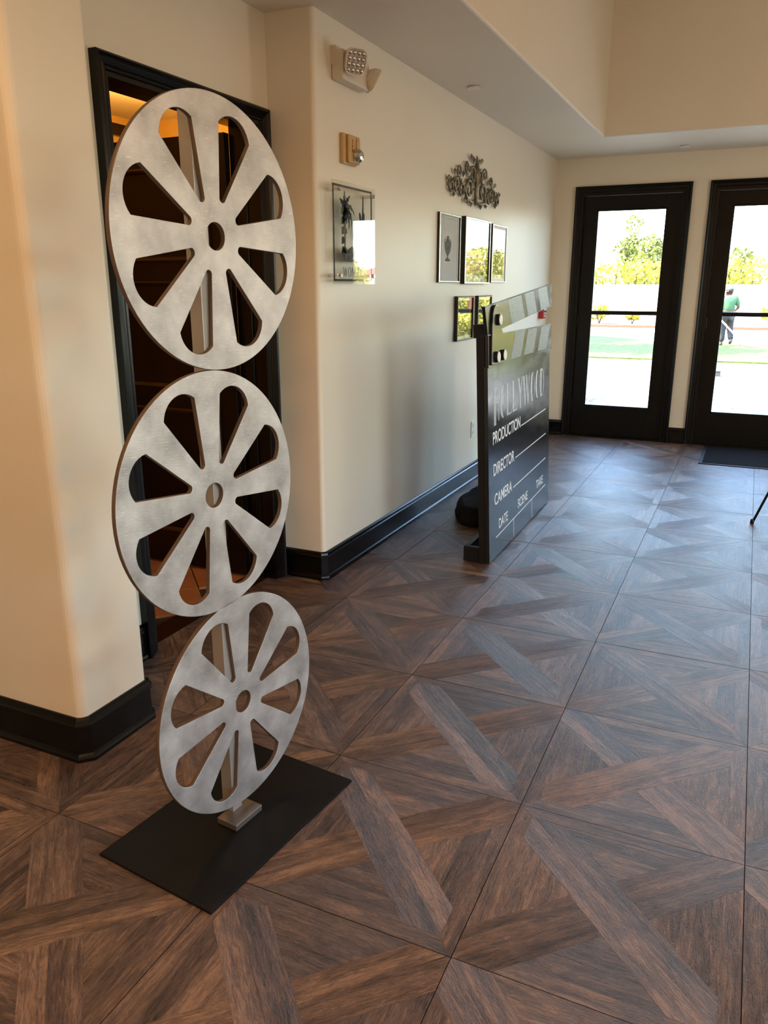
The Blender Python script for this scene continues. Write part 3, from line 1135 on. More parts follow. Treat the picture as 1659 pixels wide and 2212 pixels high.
def letter(ch, x):
    q = lambda *p: [(x + a_, b_) for a_, b_ in p]
    if ch == 'H':
        return [q((0, -0.10), (0.15, -0.10), (0.15, 0.55), (0.34, 0.55), (0.34, 0), (0.40, 0), (0.40, 1), (0.34, 1), (0.34, 0.61), (0.15, 0.61), (0.15, 1), (0, 1))], 0.40
    if ch == 'O':
        return ring(x + 0.22, 0.44, 1.0, 0.17, 0.05), 0.44
    if ch == 'L':
        return [q((0, 0), (0.42, 0), (0.42, 0.16), (0.37, 0.06), (0.14, 0.05), (0.14, 1), (0, 1))], 0.42
    if ch == 'Y':
        return [q((0.14, 0), (0.26, 0), (0.26, 0.45), (0.42, 1), (0.36, 1), (0.22, 0.56), (0.13, 1), (0, 1), (0.14, 0.45))], 0.40
    if ch == 'W':
        return [q((0.13, 0), (0.20, 0), (0.33, 0.62), (0.44, 0), (0.51, 0), (0.64, 1), (0.58, 1), (0.485, 0.25), (0.37, 1), (0.26, 1), (0.305, 0.75), (0.19, 0.25), (0.12, 1), (0, 1))], 0.64
    if ch == 'D':
        o_ = [(x, 0), (x, 1)] + [(x + 0.16 + 0.28 * math.cos(PI / 2 - PI * i / 16), 0.5 + 0.5 * math.sin(PI / 2 - PI * i / 16)) for i in range(17)]
        i_ = [(x + 0.15, 0.05), (x + 0.15, 0.95)] + [(x + 0.17 + 0.21 * math.cos(PI / 2 - PI * i / 16), 0.5 + 0.45 * math.sin(PI / 2 - PI * i / 16)) for i in range(17)]
        return [o_, i_], 0.44


x_ = 0.0
loops = []
for ch in 'HOLLYWOOD':
    L_, adv = letter(ch, x_)
    loops += L_
    x_ += adv + 0.09
tot = x_ - 0.09
loops = [[(p[0] / tot * 1.17, p[1] * 0.182) for p in L_] for L_ in loops]
cb('lettering', flat_shape(loops, 0.0002), M['vinyl_silver'], z=0.0004, x=0.108, y=0.776, rot=math.radians(0.55))
# rear timber support, matt black
def fr(name, a, b, bev=0.003):
    o = obj(name, boxes((a, b)), M['matte_black'], CB, bev=bev)
    return o


st_ = cb('support_stud', boxes(((0.004, 0.004, -0.062), (0.030, 1.235, -0.020))), M['matte_black'], bev=0.002)
cb('support_stud', boxes(((BW - 0.034, 0.004, -0.062), (BW - 0.008, 1.235, -0.020))), M['matte_black'], bev=0.002)
cb('support_bracket', boxes(((-0.004, 1.232, -0.075), (0.10, 1.30, -0.028))), M['matte_black'], bev=0.002)
fr('foot_bar', (-0.158, 0.012, 0.001), (-0.026, 0.036, 0.088))
fr('foot_rail', (-0.158, 0.036, 0.001), (-0.128, 1.43, 0.088))
fr('foot_bar', (-0.158, 1.405, 0.001), (-0.04, 1.43, 0.088))
bm = bmesh.new()
tube(bm, [(-0.14, 0.70, 0.05), (-0.105, 0.70, 0.62)], 0.014, 8)
obj('brace', bm, M['matte_black'], CB)

# sandbag slumped behind the clapperboard
bm = bmesh.new()
bmesh.ops.create_icosphere(bm, subdivisions=4, radius=1.0)
rb = random.Random(5)
for v in bm.verts:
    c = v.co
    s = 1 + 0.07 * math.sin(5 * c.x + 2 * c.y) + 0.07 * abs(math.sin(4 * c.y + 3 * c.z)) + 0.05 * abs(math.sin(7 * c.x - 4 * c.z + 2 * c.y))
    z = c.z * s
    z = z if z > -0.35 else -0.35
    pinch = 1 - 0.25 * max(0, z)
    v.co = Vector((c.x * s * 0.145 * pinch, c.y * s * 0.27 * pinch, (min(z, 0.55 + 0.12 * c.y) + 0.35) * 0.145 + 0.03 * max(0, c.y) ** 2))
bag = obj('sandbag', bm, M['cloth_black'], None, smooth=True)
bag.location = (-1.06, 2.86, 0.001)
bag.rotation_euler = (0, 0, 0.25)
tag(bag, 'slumped black sandbag on the floor behind the clapperboard', 'sandbag')
bm = bmesh.new()
tube(bm, [(0.02, -0.10, 0.125), (0.05, -0.05, 0.19), (0.07, 0.03, 0.21), (0.06, 0.11, 0.17), (0.03, 0.15, 0.125)], 0.014, 8)
o = obj('strap', bm, M['cloth_black'], bag, smooth=True)

# ================================================================ WALL PICTURES
def picture(y0, y1, z0, z1, depth, bar, lip, label, kind, matw=0.0):
    p = tag(empty('framed_picture', (LWX, (y0 + y1) / 2, z0)), label, 'picture', 'framed pictures on the left wall')
    w, h = y1 - y0, z1 - z0
    # local x across (+y), y up, z out of the wall (+x)
    Mx = frame_matrix((0, -w / 2, 0), (0, 1, 0), (0, 0, 1))
    pr = [(0, 0.001), (0, depth - 0.003), (0.003, depth), (bar, depth), (bar, depth - 0.006), (bar, 0.001)]
    bm = bmesh.new()
    rings = []
    for (x_, y_, sx, sy) in ((0, 0, 1, 1), (w, 0, -1, 1), (w, h, -1, -1), (0, h, 1, -1)):
        rings.append([bm.verts.new((x_ + sx * d, y_ + sy * d, q)) for d, q in pr])
    for a_ in range(4):
        A, B = rings[a_], rings[(a_ + 1) % 4]
        for j in range(len(pr)):
            bm.faces.new((A[j], A[(j + 1) % len(pr)], B[(j + 1) % len(pr)], B[j]))
    f = obj('frame', bm, [M['frame_black'], M['frame_lip']], p)
    f.matrix_local = Mx
    if lip:
        for q in f.data.polygons:
            if q.normal.z > 0.6:
                q.material_index = 1
    bk = obj('mount', boxes(((bar, bar, 0.002), (w - bar, h - bar, 0.006))), M['mat_board'], p)
    bk.matrix_local = Mx
    if kind == 'vase':
        pp = obj('print', boxes(((0.075, 0.115, 0.006), (0.285, 0.318, 0.0075))), M['print_paper'], p)
        pp.matrix_local = Mx
        prof = [(0.000, 0), (0.030, 0.002), (0.032, 0.010), (0.010, 0.020), (0.006, 0.034), (0.018, 0.046), (0.034, 0.072), (0.040, 0.105), (0.034, 0.118), (0.022, 0.124), (0.024, 0.134), (0.012, 0.142), (0.014, 0.152), (0.004, 0.160)]
        prof = [(r_ * 1.55, z_) for r_, z_ in prof]
        pts = [(0.18 + r_, 0.135 + z_) for r_, z_ in prof] + [(0.18 - r_, 0.135 + z_) for r_, z_ in prof[::-1]]
        me = flat_shape([pts], 0.0004)
        v = link('vase_drawing', me, p, M['ink'])
        v.matrix_local = Mx @ Matrix.Translation((0, 0, 0.0080))
        for s_ in (-1, 1):
            hd = flat_shape([[(0.18 + s_ * (0.045 + 0.020 * math.sin(PI * i / 10)), 0.235 + 0.045 * i / 10) for i in range(11)] +
                             [(0.18 + s_ * (0.041 + 0.012 * math.sin(PI * i / 10)), 0.235 + 0.045 * i / 10) for i in range(10, -1, -1)]], 0.0004)
            hv = link('vase_drawing', hd, p, M['ink'])
            hv.matrix_local = Mx @ Matrix.Translation((0, 0, 0.0080))
    else:
        mg = matw
        pp = obj('print', boxes(((bar + mg, bar + mg, 0.006), (w - bar - mg, h - bar - mg, 0.0075))), M['dark_print'], p)
        pp.matrix_local = Mx
    g = obj('glass', boxes(((bar - 0.001, bar - 0.001, depth - 0.0085), (w - bar + 0.001, h - bar + 0.001, depth - 0.0065))), M['pic_glass'], p)
    g.matrix_local = Mx
    if lip:
        bm = bmesh.new()
        b2 = bar + 0.022
        for (x_, y_, x2, y2) in ((bar, bar, w - bar, b2), (bar, h - b2, w - bar, h - bar), (bar, b2, b2, h - b2), (w - b2, b2, w - bar, h - b2)):
            box(bm, (x_, y_, 0.006), (x2, y2, 0.010))
        iv = obj('inner_mount', bm, M['print_paper'], p)
        iv.matrix_local = Mx


picture(2.944, 3.340, 1.510, 1.940, 0.021, 0.010, True, 'framed vase drawing, left in the upper row of pictures', 'vase')
picture(3.405, 3.968, 1.502, 1.948, 0.036, 0.014, True, 'largest deep framed picture, middle of the upper row', 'plain', 0.05)
picture(4.088, 4.465, 1.514, 1.944, 0.016, 0.010, True, 'thin framed picture, right in the upper row', 'plain', 0.05)
picture(3.297, 3.650, 1.113, 1.419, 0.027, 0.011, False, 'black framed picture, lower row, wholly clear of the clapperboard', 'plain', 0.02)
picture(3.752, 4.092, 1.113, 1.419, 0.027, 0.011, False, 'black framed picture half hidden behind the clapperboard', 'plain', 0.02)

# ---------------------------------------------------------------- scrolled iron ornament above the pictures
OY, OZ, OX = 3.635, 2.03, LWX + 0.03
orn = tag(empty('wall_ornament', (LWX, OY, OZ)), 'scrolled iron wall ornament above the framed pictures', 'ornament')


def bar_path(name, pts, w, cap=True):
    """flat scroll bar: pts are (y, z, lift) relative to the ornament's base"""
    bm = bmesh.new()
    n = len(pts)
    ws = [w * 0.78 * (0.55 + 0.45 * math.sin(PI * min(1, max(0, (i + 0.6) / n)))) for i in range(n)]
    vs = tube(bm, [(0.014 + q[2], q[0], q[1]) for q in pts], ws, 8)
    return obj(name, bm, M['iron'], orn, smooth=True)


def spiral(cy, cz, r0, r1, a0, turns, n=22, lift=0.006):
    return [(cy + (r0 + (r1 - r0) * i / n) * math.cos(math.radians(a0) + turns * 2 * PI * i / n), cz + (r0 + (r1 - r0) * i / n) * math.sin(math.radians(a0) + turns * 2 * PI * i / n), lift * math.sin(3 * i / n)) for i in range(n + 1)]


for s in (-1, 1):
    mir = lambda pts: [(s * q[0], q[1], q[2]) for q in pts]
    bar_path('scroll', mir(spiral(0.145, 0.095, 0.085, 0.020, 250, 1.35)), 0.014)
    bar_path('scroll', mir(spiral(0.075, 0.190, 0.070, 0.018, -60, 1.3)), 0.013)
    bar_path('scroll', mir(spiral(0.200, 0.225, 0.045, 0.012, 200, -1.3)), 0.010)
    bar_path('scroll', mir(spiral(0.300, 0.085, 0.060, 0.016, 100, -1.4)), 0.012)
    bar_path('scroll', mir(spiral(0.400, 0.105, 0.055, 0.014, 180, 1.4)), 0.012)
    bar_path('scroll', mir(spiral(0.345, 0.190, 0.038, 0.010, 300, 1.3)), 0.010)
    bar_path('scroll', mir(spiral(0.500, 0.085, 0.052, 0.013, 140, -1.5)), 0.012)
    bar_path('scroll', mir([(0.00, 0.04, 0), (0.08, 0.02, 0.004), (0.18, 0.03, 0.006), (0.27, 0.10, 0.008), (0.36, 0.15, 0.006), (0.45, 0.13, 0.004), (0.55, 0.08, 0)]), 0.012)
    for (y_, z_, a_, L_) in ((0.10, 0.285, 60, 0.06), (0.265, 0.165, 70, 0.05), (0.43, 0.165, 60, 0.045), (0.22, 0.03, -60, 0.045), (0.055, 0.275, 70, 0.05), (0.14, 0.18, 40, 0.06), (0.33, 0.11, 75, 0.06), (0.10, 0.02, -75, 0.05), (0.45, 0.05, -70, 0.045), (0.06, 0.13, 60, 0.06), (0.54, 0.12, 30, 0.04)):
        bm = bmesh.new()
        L_ *= 0.8
        c, si = math.cos(math.radians(a_)), math.sin(math.radians(a_))
        P3 = lambda t, w_, x_: (x_, s * (y_ + t * c - w_ * si), z_ + t * si + w_ * c)
        top = bm.verts.new(P3(L_, 0, 0.020))
        bot = bm.verts.new(P3(-0.01, 0, 0.012))
        m_ = bm.verts.new(P3(L_ * 0.45, 0, 0.034))
        l1, r1_ = bm.verts.new(P3(L_ * 0.45, 0.022, 0.018)), bm.verts.new(P3(L_ * 0.45, -0.022, 0.018))
        bk = bm.verts.new(P3(L_ * 0.45, 0, 0.008))
        for t3 in ((bot, r1_, m_), (m_, r1_, top), (bot, m_, l1), (m_, top, l1), (bot, bk, r1_), (bk, top, r1_), (bot, l1, bk), (bk, l1, top)):
            bm.faces.new(t3)
        obj('leaf', bm, M['iron'], orn)
bm = bmesh.new()
tube(bm, [(0.016, 0, 0.0), (0.022, 0, 0.03), (0.022, 0, 0.12), (0.024, 0, 0.20), (0.022, 0, 0.26), (0.020, 0, 0.325)], [0.004, 0.016, 0.013, 0.022, 0.016, 0.003], 10)
obj('centre_spire', bm, M['iron'], orn, smooth=True)
for y_ in (-0.3, 0, 0.3):
    bm = bmesh.new()
    tube(bm, [(0.0, y_, 0.11), (0.022, y_, 0.11)], 0.006, 8)
    obj('wall_peg', bm, M['iron'], orn)

# ---------------------------------------------------------------- restroom sign: clear panel on four standoffs
SX = -1.375
sg = tag(empty('restroom_sign', (LWX, 1.668, 1.496)), 'clear acrylic restroom sign with palm picture on chrome standoffs', 'sign')
SW, SH = 0.452, 0.466
SM = frame_matrix((SX - LWX, -0.226, 0), (0, 1, 0), (0, 0, 1))


def sgo(name, me_or_bm, m, z=0, x=0, y=0):
    me = mesh_of(me_or_bm, name) if isinstance(me_or_bm, bmesh.types.BMesh) else me_or_bm
    o = link(name, me, sg, m)
    o.matrix_local = SM @ Matrix.Translation((x, y, z))
    return o


sgo('panel', boxes(((0, 0, -0.010), (SW, SH, 0))), M['acrylic'])
bt = 0.010
sgo('border_line', boxes(((0.016, 0.014, -0.0125), (0.016 + bt, SH - 0.014, -0.0105)), ((SW - 0.026, 0.014, -0.0125), (SW - 0.016, SH - 0.014, -0.0105)),
                         ((0.016, 0.014, -0.0125), (SW - 0.016, 0.014 + bt, -0.0105)), ((0.016, SH - 0.024, -0.0125), (SW - 0.016, SH - 0.014, -0.0105))), M['ink_black'])
for (x_, y_) in ((0.052, 0.040), (0.052, SH - 0.038), (SW - 0.034, 0.040), (SW - 0.034, SH - 0.038)):
    bm = bmesh.new()
    lathe(bm, [(0, 0.012), (0.009, 0.012), (0.010, 0.010), (0.010, 0.0005), (0.009, 0.0)], 20)
    lathe(bm, [(0.009, -0.0105), (0.009, -(SX - LWX)), (0, -(SX - LWX))], 20)
    q = sgo('standoff', bm, M['chrome'], x=x_, y=y_)


def pic(pts, m, z=-0.0108, nm='printed_picture'):
    return sgo(nm, flat_shape(pts if isinstance(pts[0][0], tuple) else [pts], 0.0003), m, z)


# desert scene printed in black: palm on the left, cactus on the right, rocks below
rp = random.Random(11)
palm = []
cx0, cy0 = 0.135, 0.345


def frond(x0, y0, ang, L, w, droop):
    top, bot = [], []
    for i in range(9):
        t = i / 8
        a_ = math.radians(ang) - droop * t
        x_ = x0 + L * t * math.cos(a_)
        y_ = y0 + L * t * math.sin(a_)
        ww = w * math.sin(PI * (0.1 + 0.88 * t)) * (1.0 if i % 2 else 0.55)
        top.append((x_ - ww * math.sin(a_), y_ + ww * math.cos(a_)))
        bot.append((x_ + ww * math.sin(a_), y_ - ww * math.cos(a_)))
    return top + bot[::-1]


for (an, L_, dr) in ((95, 0.085, 0.1), (70, 0.09, 0.4), (45, 0.11, 1.0), (20, 0.11, 1.2), (-5, 0.10, 1.1), (120, 0.07, -0.3), (-50, 0.07, 0.4), (-95, 0.07, 0.1), (-120, 0.06, -0.2)):
    pic(frond(cx0, cy0, an, L_, 0.016, dr), M['ink_black'] if rp.random() < 0.6 else M['ink_grey'])
pic([(0.128, 0.18), (0.142, 0.18), (0.146, 0.345), (0.124, 0.345)], M['ink_grey'], -0.0109)
for i in range(5):
    y_ = 0.14 + i * 0.045
    pic([(0.100, y_), (0.118 + rp.uniform(0, .05), y_ + 0.006), (0.128 + rp.uniform(0, .04), y_ + 0.028), (0.112, y_ + 0.038), (0.101, y_ + 0.03)], M['ink_black'] if i % 2 else M['ink_grey'])
cact = [(0.286, 0.22), (0.330, 0.22), (0.336, 0.27), (0.352, 0.285), (0.352, 0.34), (0.340, 0.345), (0.340, 0.42), (0.330, 0.42), (0.324, 0.345), (0.316, 0.30), (0.312, 0.33), (0.298, 0.345), (0.288, 0.335), (0.294, 0.305), (0.300, 0.29), (0.284, 0.295), (0.274, 0.30), (0.266, 0.29), (0.280, 0.265)]
pic(cact, M['ink_black'])
pic([(0.100, 0.105), (0.352, 0.105), (0.352, 0.15), (0.30, 0.175), (0.25, 0.15), (0.21, 0.18), (0.16, 0.16), (0.13, 0.185), (0.100, 0.15)], M['ink_grey'])
for i in range(9):
    x_, y_ = rp.uniform(0.105, 0.33), rp.uniform(0.11, 0.145)
    pic([(x_, y_), (x_ + 0.018, y_ + 0.003), (x_ + 0.014, y_ + 0.02), (x_ + 0.004, y_ + 0.024)], M['ink_black'], -0.0104)
# WOMEN in thin serif capitals
def serif(ch, x):
    t, k = 0.010, 0.0032
    q = lambda *p: [(x + a_ * 0.040, b_ * 0.044) for a_, b_ in p]
    if ch == 'W':
        return [q((0.22, 0), (0.30, 0), (0.50, 0.72), (0.70, 0), (0.78, 0), (1.02, 1), (0.95, 1), (0.76, 0.2), (0.56, 0.98), (0.46, 0.98), (0.50, 0.86), (0.29, 0.18), (0.12, 1), (-0.04, 1), (-0.04, 0.97), (0.0, 0.96))]
    if ch == 'O':
        c = 0.5
        return [[(x + 0.040 * (0.46 + 0.42 * math.cos(2 * PI * i / 30)), 0.044 * (0.5 + 0.51 * math.sin(2 * PI * i / 30))) for i in range(30)],
                [(x + 0.040 * (0.46 + 0.28 * math.cos(2 * PI * i / 30)), 0.044 * (0.5 + 0.46 * math.sin(2 * PI * i / 30))) for i in range(30)]]
    if ch == 'M':
        return [q((0.0, 0), (0.18, 0), (0.18, 0.04), (0.12, 0.05), (0.14, 0.8), (0.44, 0), (0.50, 0), (0.80, 0.8), (0.80, 0.05), (0.74, 0.04), (0.74, 0), (1.0, 0), (1.0, 0.04), (0.94, 0.05), (0.94, 0.95), (1.0, 0.96), (1.0, 1), (0.80, 1), (0.50, 0.22), (0.20, 1), (0.0, 1), (0.0, 0.96), (0.06, 0.95), (0.06, 0.05), (0, 0.04))]
    if ch == 'E':
        return [q((0.0, 0), (0.72, 0), (0.76, 0.25), (0.70, 0.25), (0.62, 0.06), (0.24, 0.06), (0.24, 0.48), (0.50, 0.48), (0.54, 0.36), (0.58, 0.36), (0.58, 0.66), (0.54, 0.66), (0.50, 0.54), (0.24, 0.54), (0.24, 0.95), (0.60, 0.95), (0.66, 0.78), (0.72, 0.78), (0.70, 1), (0.0, 1), (0.0, 0.96), (0.08, 0.95), (0.08, 0.05), (0, 0.04))]
    if ch == 'N':
        return [q((0.0, 0), (0.22, 0), (0.22, 0.04), (0.14, 0.05), (0.14, 0.78), (0.72, -0.02), (0.80, -0.02), (0.80, 0.95), (0.88, 0.96), (0.88, 1), (0.66, 1), (0.66, 0.96), (0.74, 0.95), (0.74, 0.26), (0.20, 1), (0.0, 1), (0.0, 0.96), (0.08, 0.94), (0.08, 0.05), (0, 0.04))]


x_ = 0.112
for ch, adv in (('W', 0.050), ('O', 0.044), ('M', 0.050), ('E', 0.040), ('N', 0.045)):
    sgo('lettering', flat_shape(serif(ch, x_), 0.0003), M['ink_black'], -0.0108, 0, 0.036)
    x_ += adv

# ---------------------------------------------------------------- emergency light
em = tag(empty('emergency_light', (LWX, 1.70, 2.40)), 'cream twin-head emergency light high on the left wall', 'emergency light')
o = obj('housing', boxes(((0.0005, -0.145, 0.0), (0.062, 0.135, 0.125))), M['plastic_cream'], em, bev=0.008, seg=3)
obj('wall_plate', boxes(((0.0005, -0.150, 0.06), (0.026, -0.02, 0.140))), M['plastic_cream'], em)


def lamp_head(loc_, dirv, s=1.0):
    d = Vector(dirv).normalized()
    xax = d.cross(Vector((0, 0, 1))).normalized()
    yax = xax.cross(d) * -1
    Mh = frame_matrix(loc_, xax, d.cross(xax))
    bm = bmesh.new()
    n = 9
    rings = []
    # rounded-square bowl, opening towards +z
    def sq(r, z, p=4.0):
        out = []
        for k in range(32):
            a_ = 2 * PI * k / 32
            c, s_ = math.cos(a_), math.sin(a_)
            q = (abs(c) ** p + abs(s_) ** p) ** (-1 / p)
            out.append(bm.verts.new((r * q * c, r * q * s_, z)))
        return out
    prof = [(0.016, -0.050), (0.034, -0.040), (0.048, -0.022), (0.055, 0.0), (0.055, 0.006), (0.050, 0.006), (0.048, 0.001)]
    rings = [sq(r, z) for r, z in prof]
    for A, B in zip(rings, rings[1:]):
        for k in range(32):
            bm.faces.new((A[k], A[(k + 1) % 32], B[(k + 1) % 32], B[k]))
    bm.faces.new(rings[0])
    h = obj('lamp_head', bm, M['plastic_cream'], em, smooth=False)
    h.matrix_local = Mh
    bm = bmesh.new()
    vs = sq(0.048, 0.002)
    bm.faces.new(vs)
    l_ = link('lens', mesh_of(bm, 'lens'), h, M['lens'])
    for i in range(4):
        for j in range(4):
            bm = bmesh.new()
            lathe(bm, [(0.0105, 0.0022), (0.0085, 0.006), (0.004, 0.0085), (0, 0.009)], 8, Matrix.Translation(((i - 1.5) * 0.0235, (j - 1.5) * 0.0235, 0)))
            c_ = link('lens_cell', mesh_of(bm, 'lens_cell', True), h, M['lens_cell'])
    bm = bmesh.new()
    return h


lamp_head((0.112, -0.115, 0.070), (0.80, -0.50, -0.28))
lamp_head((0.070, 0.158, 0.050), (0.62, 0.62, -0.48))
bm = bmesh.new()
tube(bm, [(0.04, -0.105, 0.07), (0.085, -0.105, 0.07)], 0.014, 10)
obj('swivel', bm, M['plastic_cream'], em, smooth=True)
bm = bmesh.new()
tube(bm, [(0.035, 0.12, 0.06), (0.05, 0.145, 0.056)], 0.014, 10)
obj('swivel', bm, M['plastic_cream'], em, smooth=True)

# ---------------------------------------------------------------- alarm strobe
sr = tag(empty('alarm_strobe', (LWX, 1.70, 2.055)), 'yellowed fire alarm strobe with clear dome, below the emergency light', 'alarm')
obj('back_plate', boxes(((0.0005, -0.072, 0.0), (0.022, 0.072, 0.135))), M['plastic_tan'], sr, bev=0.005, seg=3)
obj('cover', boxes(((0.022, -0.045, 0.004), (0.040, 0.070, 0.131))), M['plastic_tan'], sr, bev=0.008, seg=3)
bm = bmesh.new()
box(bm, (0.040, 0.025, 0.07), (0.046, 0.060, 0.118))
obj('sounder_grille', bm, M['plastic_tan'], sr, bev=0.003)
bm = bmesh.new()
lathe(bm, [(0.034, 0), (0.034, 0.010), (0.031, 0.022), (0.022, 0.033), (0.010, 0.038), (0, 0.039)], 10, Matrix.Translation((0.040, 0.022, 0.040)) @ Matrix.Rotation(PI / 2, 4, 'Y'))
obj('strobe_dome', bm, M['dome'], sr)
t = link('lettering', text_mesh('FIRE', 0.055, 0.012), sr, M['red_ink'])
t.matrix_local = frame_matrix((0.0405, -0.020, 0.110), (0, 0, -1), (0, 1, 0))

# ---------------------------------------------------------------- outlet, pull station, ceiling covers
ot = tag(empty('wall_outlet', (LWX, 3.78, 0.355)), 'white wall outlet low on the left wall beside the clapperboard', 'outlet')
obj('cover_plate', boxes(((0.0005, -0.036, 0), (0.007, 0.036, 0.125))), M['plastic_white'], ot, bev=0.002)
for z_ in (0.036, 0.089):
    bm = bmesh.new()
    lathe(bm, [(0.017, 0.0), (0.017, 0.002), (0, 0.002)], 16, Matrix.Translation((0.007, 0, z_)) @ Matrix.Rotation(PI / 2, 4, 'Y'))
    so = obj('socket', bm, M['plastic_white'], ot)
    obj('slot', boxes(((0.009, -0.008, z_ - 0.005), (0.0095, -0.006, z_ + 0.006)), ((0.009, 0.006, z_ - 0.005), (0.0095, 0.008, z_ + 0.006))), M['matte_black'], so)
ps = tag(empty('fire_pull_station', (LWX, 5.74, 1.185)), 'red fire alarm pull station on the left wall near the far corner', 'alarm')
obj('body', boxes(((0.0005, -0.042, 0), (0.052, 0.042, 0.120))), M['red'], ps, bev=0.004)
obj('pull_handle', boxes(((0.052, -0.030, 0.058), (0.060, 0.030, 0.078))), M['matte_black'], ps, bev=0.003)
obj('handle_plate', boxes(((0.052, -0.032, 0.050), (0.0535, 0.032, 0.108))), M['plastic_white'], ps)
t = link('lettering', text_mesh('FIRE', 0.040, 0.016), ps, M['vinyl_white'])
t.matrix_local = frame_matrix((0.0525, -0.020, 0.018), (0, 1, 0), (0, 0, 1))
for (x_, y_, lab) in ((-1.255, 3.05, 'round white sprinkler cover on the soffit above the left wall'), (-0.255, 5.79, 'round white sprinkler cover on the soffit above the glazed doors')):
    bm = bmesh.new()
    lathe(bm, [(0, 0), (0.040, 0), (0.042, -0.003), (0.042, -0.006), (0.038, -0.008), (0, -0.008)], 28)
    lathe(bm, [(0.030, 0.0), (0.030, 0.006)], 20)
    s_ = obj('sprinkler_cover', bm, M['plastic_white'], None, smooth=False)
    s_.location = (x_, y_, CEIL - 0.0065)
    tag(s_, lab, 'sprinkler', 'sprinkler covers on the soffit')

# ---------------------------------------------------------------- doormat and easel
dm = tag(empty('doormat', (0.64, 5.64, 0)), 'black doormat on the floor before the glazed door', 'doormat')
bm = bmesh.new()
prism(bm, [(-0.475, -0.43), (0.475, -0.43), (0.475, 0.43), (-0.475, 0.43)], 0.0008, 0.007)
obj('border', bm, M['matte_black'], dm, bev=0.003)
bm = bmesh.new()
for k in range(40):
    y_ = -0.40 + k * 0.02
    box(bm, (-0.445, y_, 0.006), (0.445, y_ + 0.014, 0.011))
obj('carpet_ribs', bm, M['doormat'], dm)
ea = tag(empty('easel', (0.604, 3.436, 0)), 'thin black display easel, one leg showing on the tiles', 'easel')
apex = Vector((0.52, 0.26, 1.48))
for nm, ft in (('leg', (0, 0, 0.001)), ('leg', (1.02, 0.42, 0.001)), ('leg', (0.30, 1.00, 0.001))):
    bm = bmesh.new()
    f = Vector(ft)
    tube(bm, [f + (apex - f) * 0.012, f + (apex - f) * 0.5, apex], [0.008, 0.0075, 0.0075], 10)
    lg = obj(nm, bm, M['matte_black'], ea, smooth=True)
    bm = bmesh.new()
    lathe(bm, [(0, 0), (0.011, 0), (0.013, 0.006), (0.012, 0.018), (0.009, 0.03), (0, 0.032)], 12, Matrix.Translation(f))
    obj('rubber_foot', bm, M['matte_black'], lg, smooth=True)
bm = bmesh.new()
q0, q1 = apex * 0.5, Vector((1.02, 0.42, 0)) + (apex - Vector((1.02, 0.42, 0))) * 0.5
tube(bm, [q0, q1], 0.007, 8)
obj('crossbar', bm, M['matte_black'], ea)
bm = bmesh.new()
box(bm, (-0.035, -0.035, -0.03), (0.035, 0.035, 0.03), Matrix.Translation(apex))
obj('head_bracket', bm, M['matte_black'], ea, bev=0.01)

# ================================================================ OUTDOORS
GZ = -0.10
tag(obj('ground', boxes(((-40, 6.33, GZ - 0.3), (45, 80, GZ - 0.06))), M['concrete']), 'pale ground outside', kind='structure')
pat = tag(obj('patio', boxes(((-12, 6.33, GZ - 0.2), (14, 16.9, GZ - 0.02))), M['joint']), 'pale paved patio outside the glazed doors', kind='structure')
PS = 0.46
bm = bmesh.new()
box(bm, (-PS / 2 + 0.011, -PS / 2 + 0.011, -0.03), (PS / 2 - 0.011, PS / 2 - 0.011, 0))
bmesh.ops.bevel(bm, geom=[e for e in bm.edges if all(v.co.z > -0.01 for v in e.verts)], offset=0.006, segments=1)
pvm = mesh_of(bm, 'paver')
pvm.materials.append(M['paver'])
pvm2 = pvm.copy()
pvm2.materials.clear()
pvm2.materials.append(M['paver_b'])
rest = bmesh.new()
npv = 0
for i in range(-40, 41):
    for j in range(-40, 41):
        u, v = i * PS, j * PS
        x_, y_ = (u - v) / math.sqrt(2), 11.5 + (u + v) / math.sqrt(2)
        if not (-11.5 < x_ < 13.5 and 6.75 < y_ < 16.5):
            continue
        px, py, dz = project((x_, y_, GZ))
        if y_ < 13.2 and 1215 < px < 1720 and npv < 290:
            q = bpy.data.objects.new('paver', pvm if rnd.random() < 0.6 else pvm2)
            COL.objects.link(q)
            q.parent = pat
            q.location = (x_, y_, GZ + rnd.uniform(-0.002, 0.002))
            q.rotation_euler = (0, 0, PI / 4 + rnd.uniform(-0.006, 0.006))
            npv += 1
        else:
            box(rest, (-PS / 2 + 0.011, -PS / 2 + 0.011, -0.03), (PS / 2 - 0.011, PS / 2 - 0.011, 0), Matrix.Translation((x_, y_, GZ)) @ Matrix.Rotation(PI / 4, 4, 'Z'))
tag(obj('paving', rest, M['paver'], pat), kind='stuff')
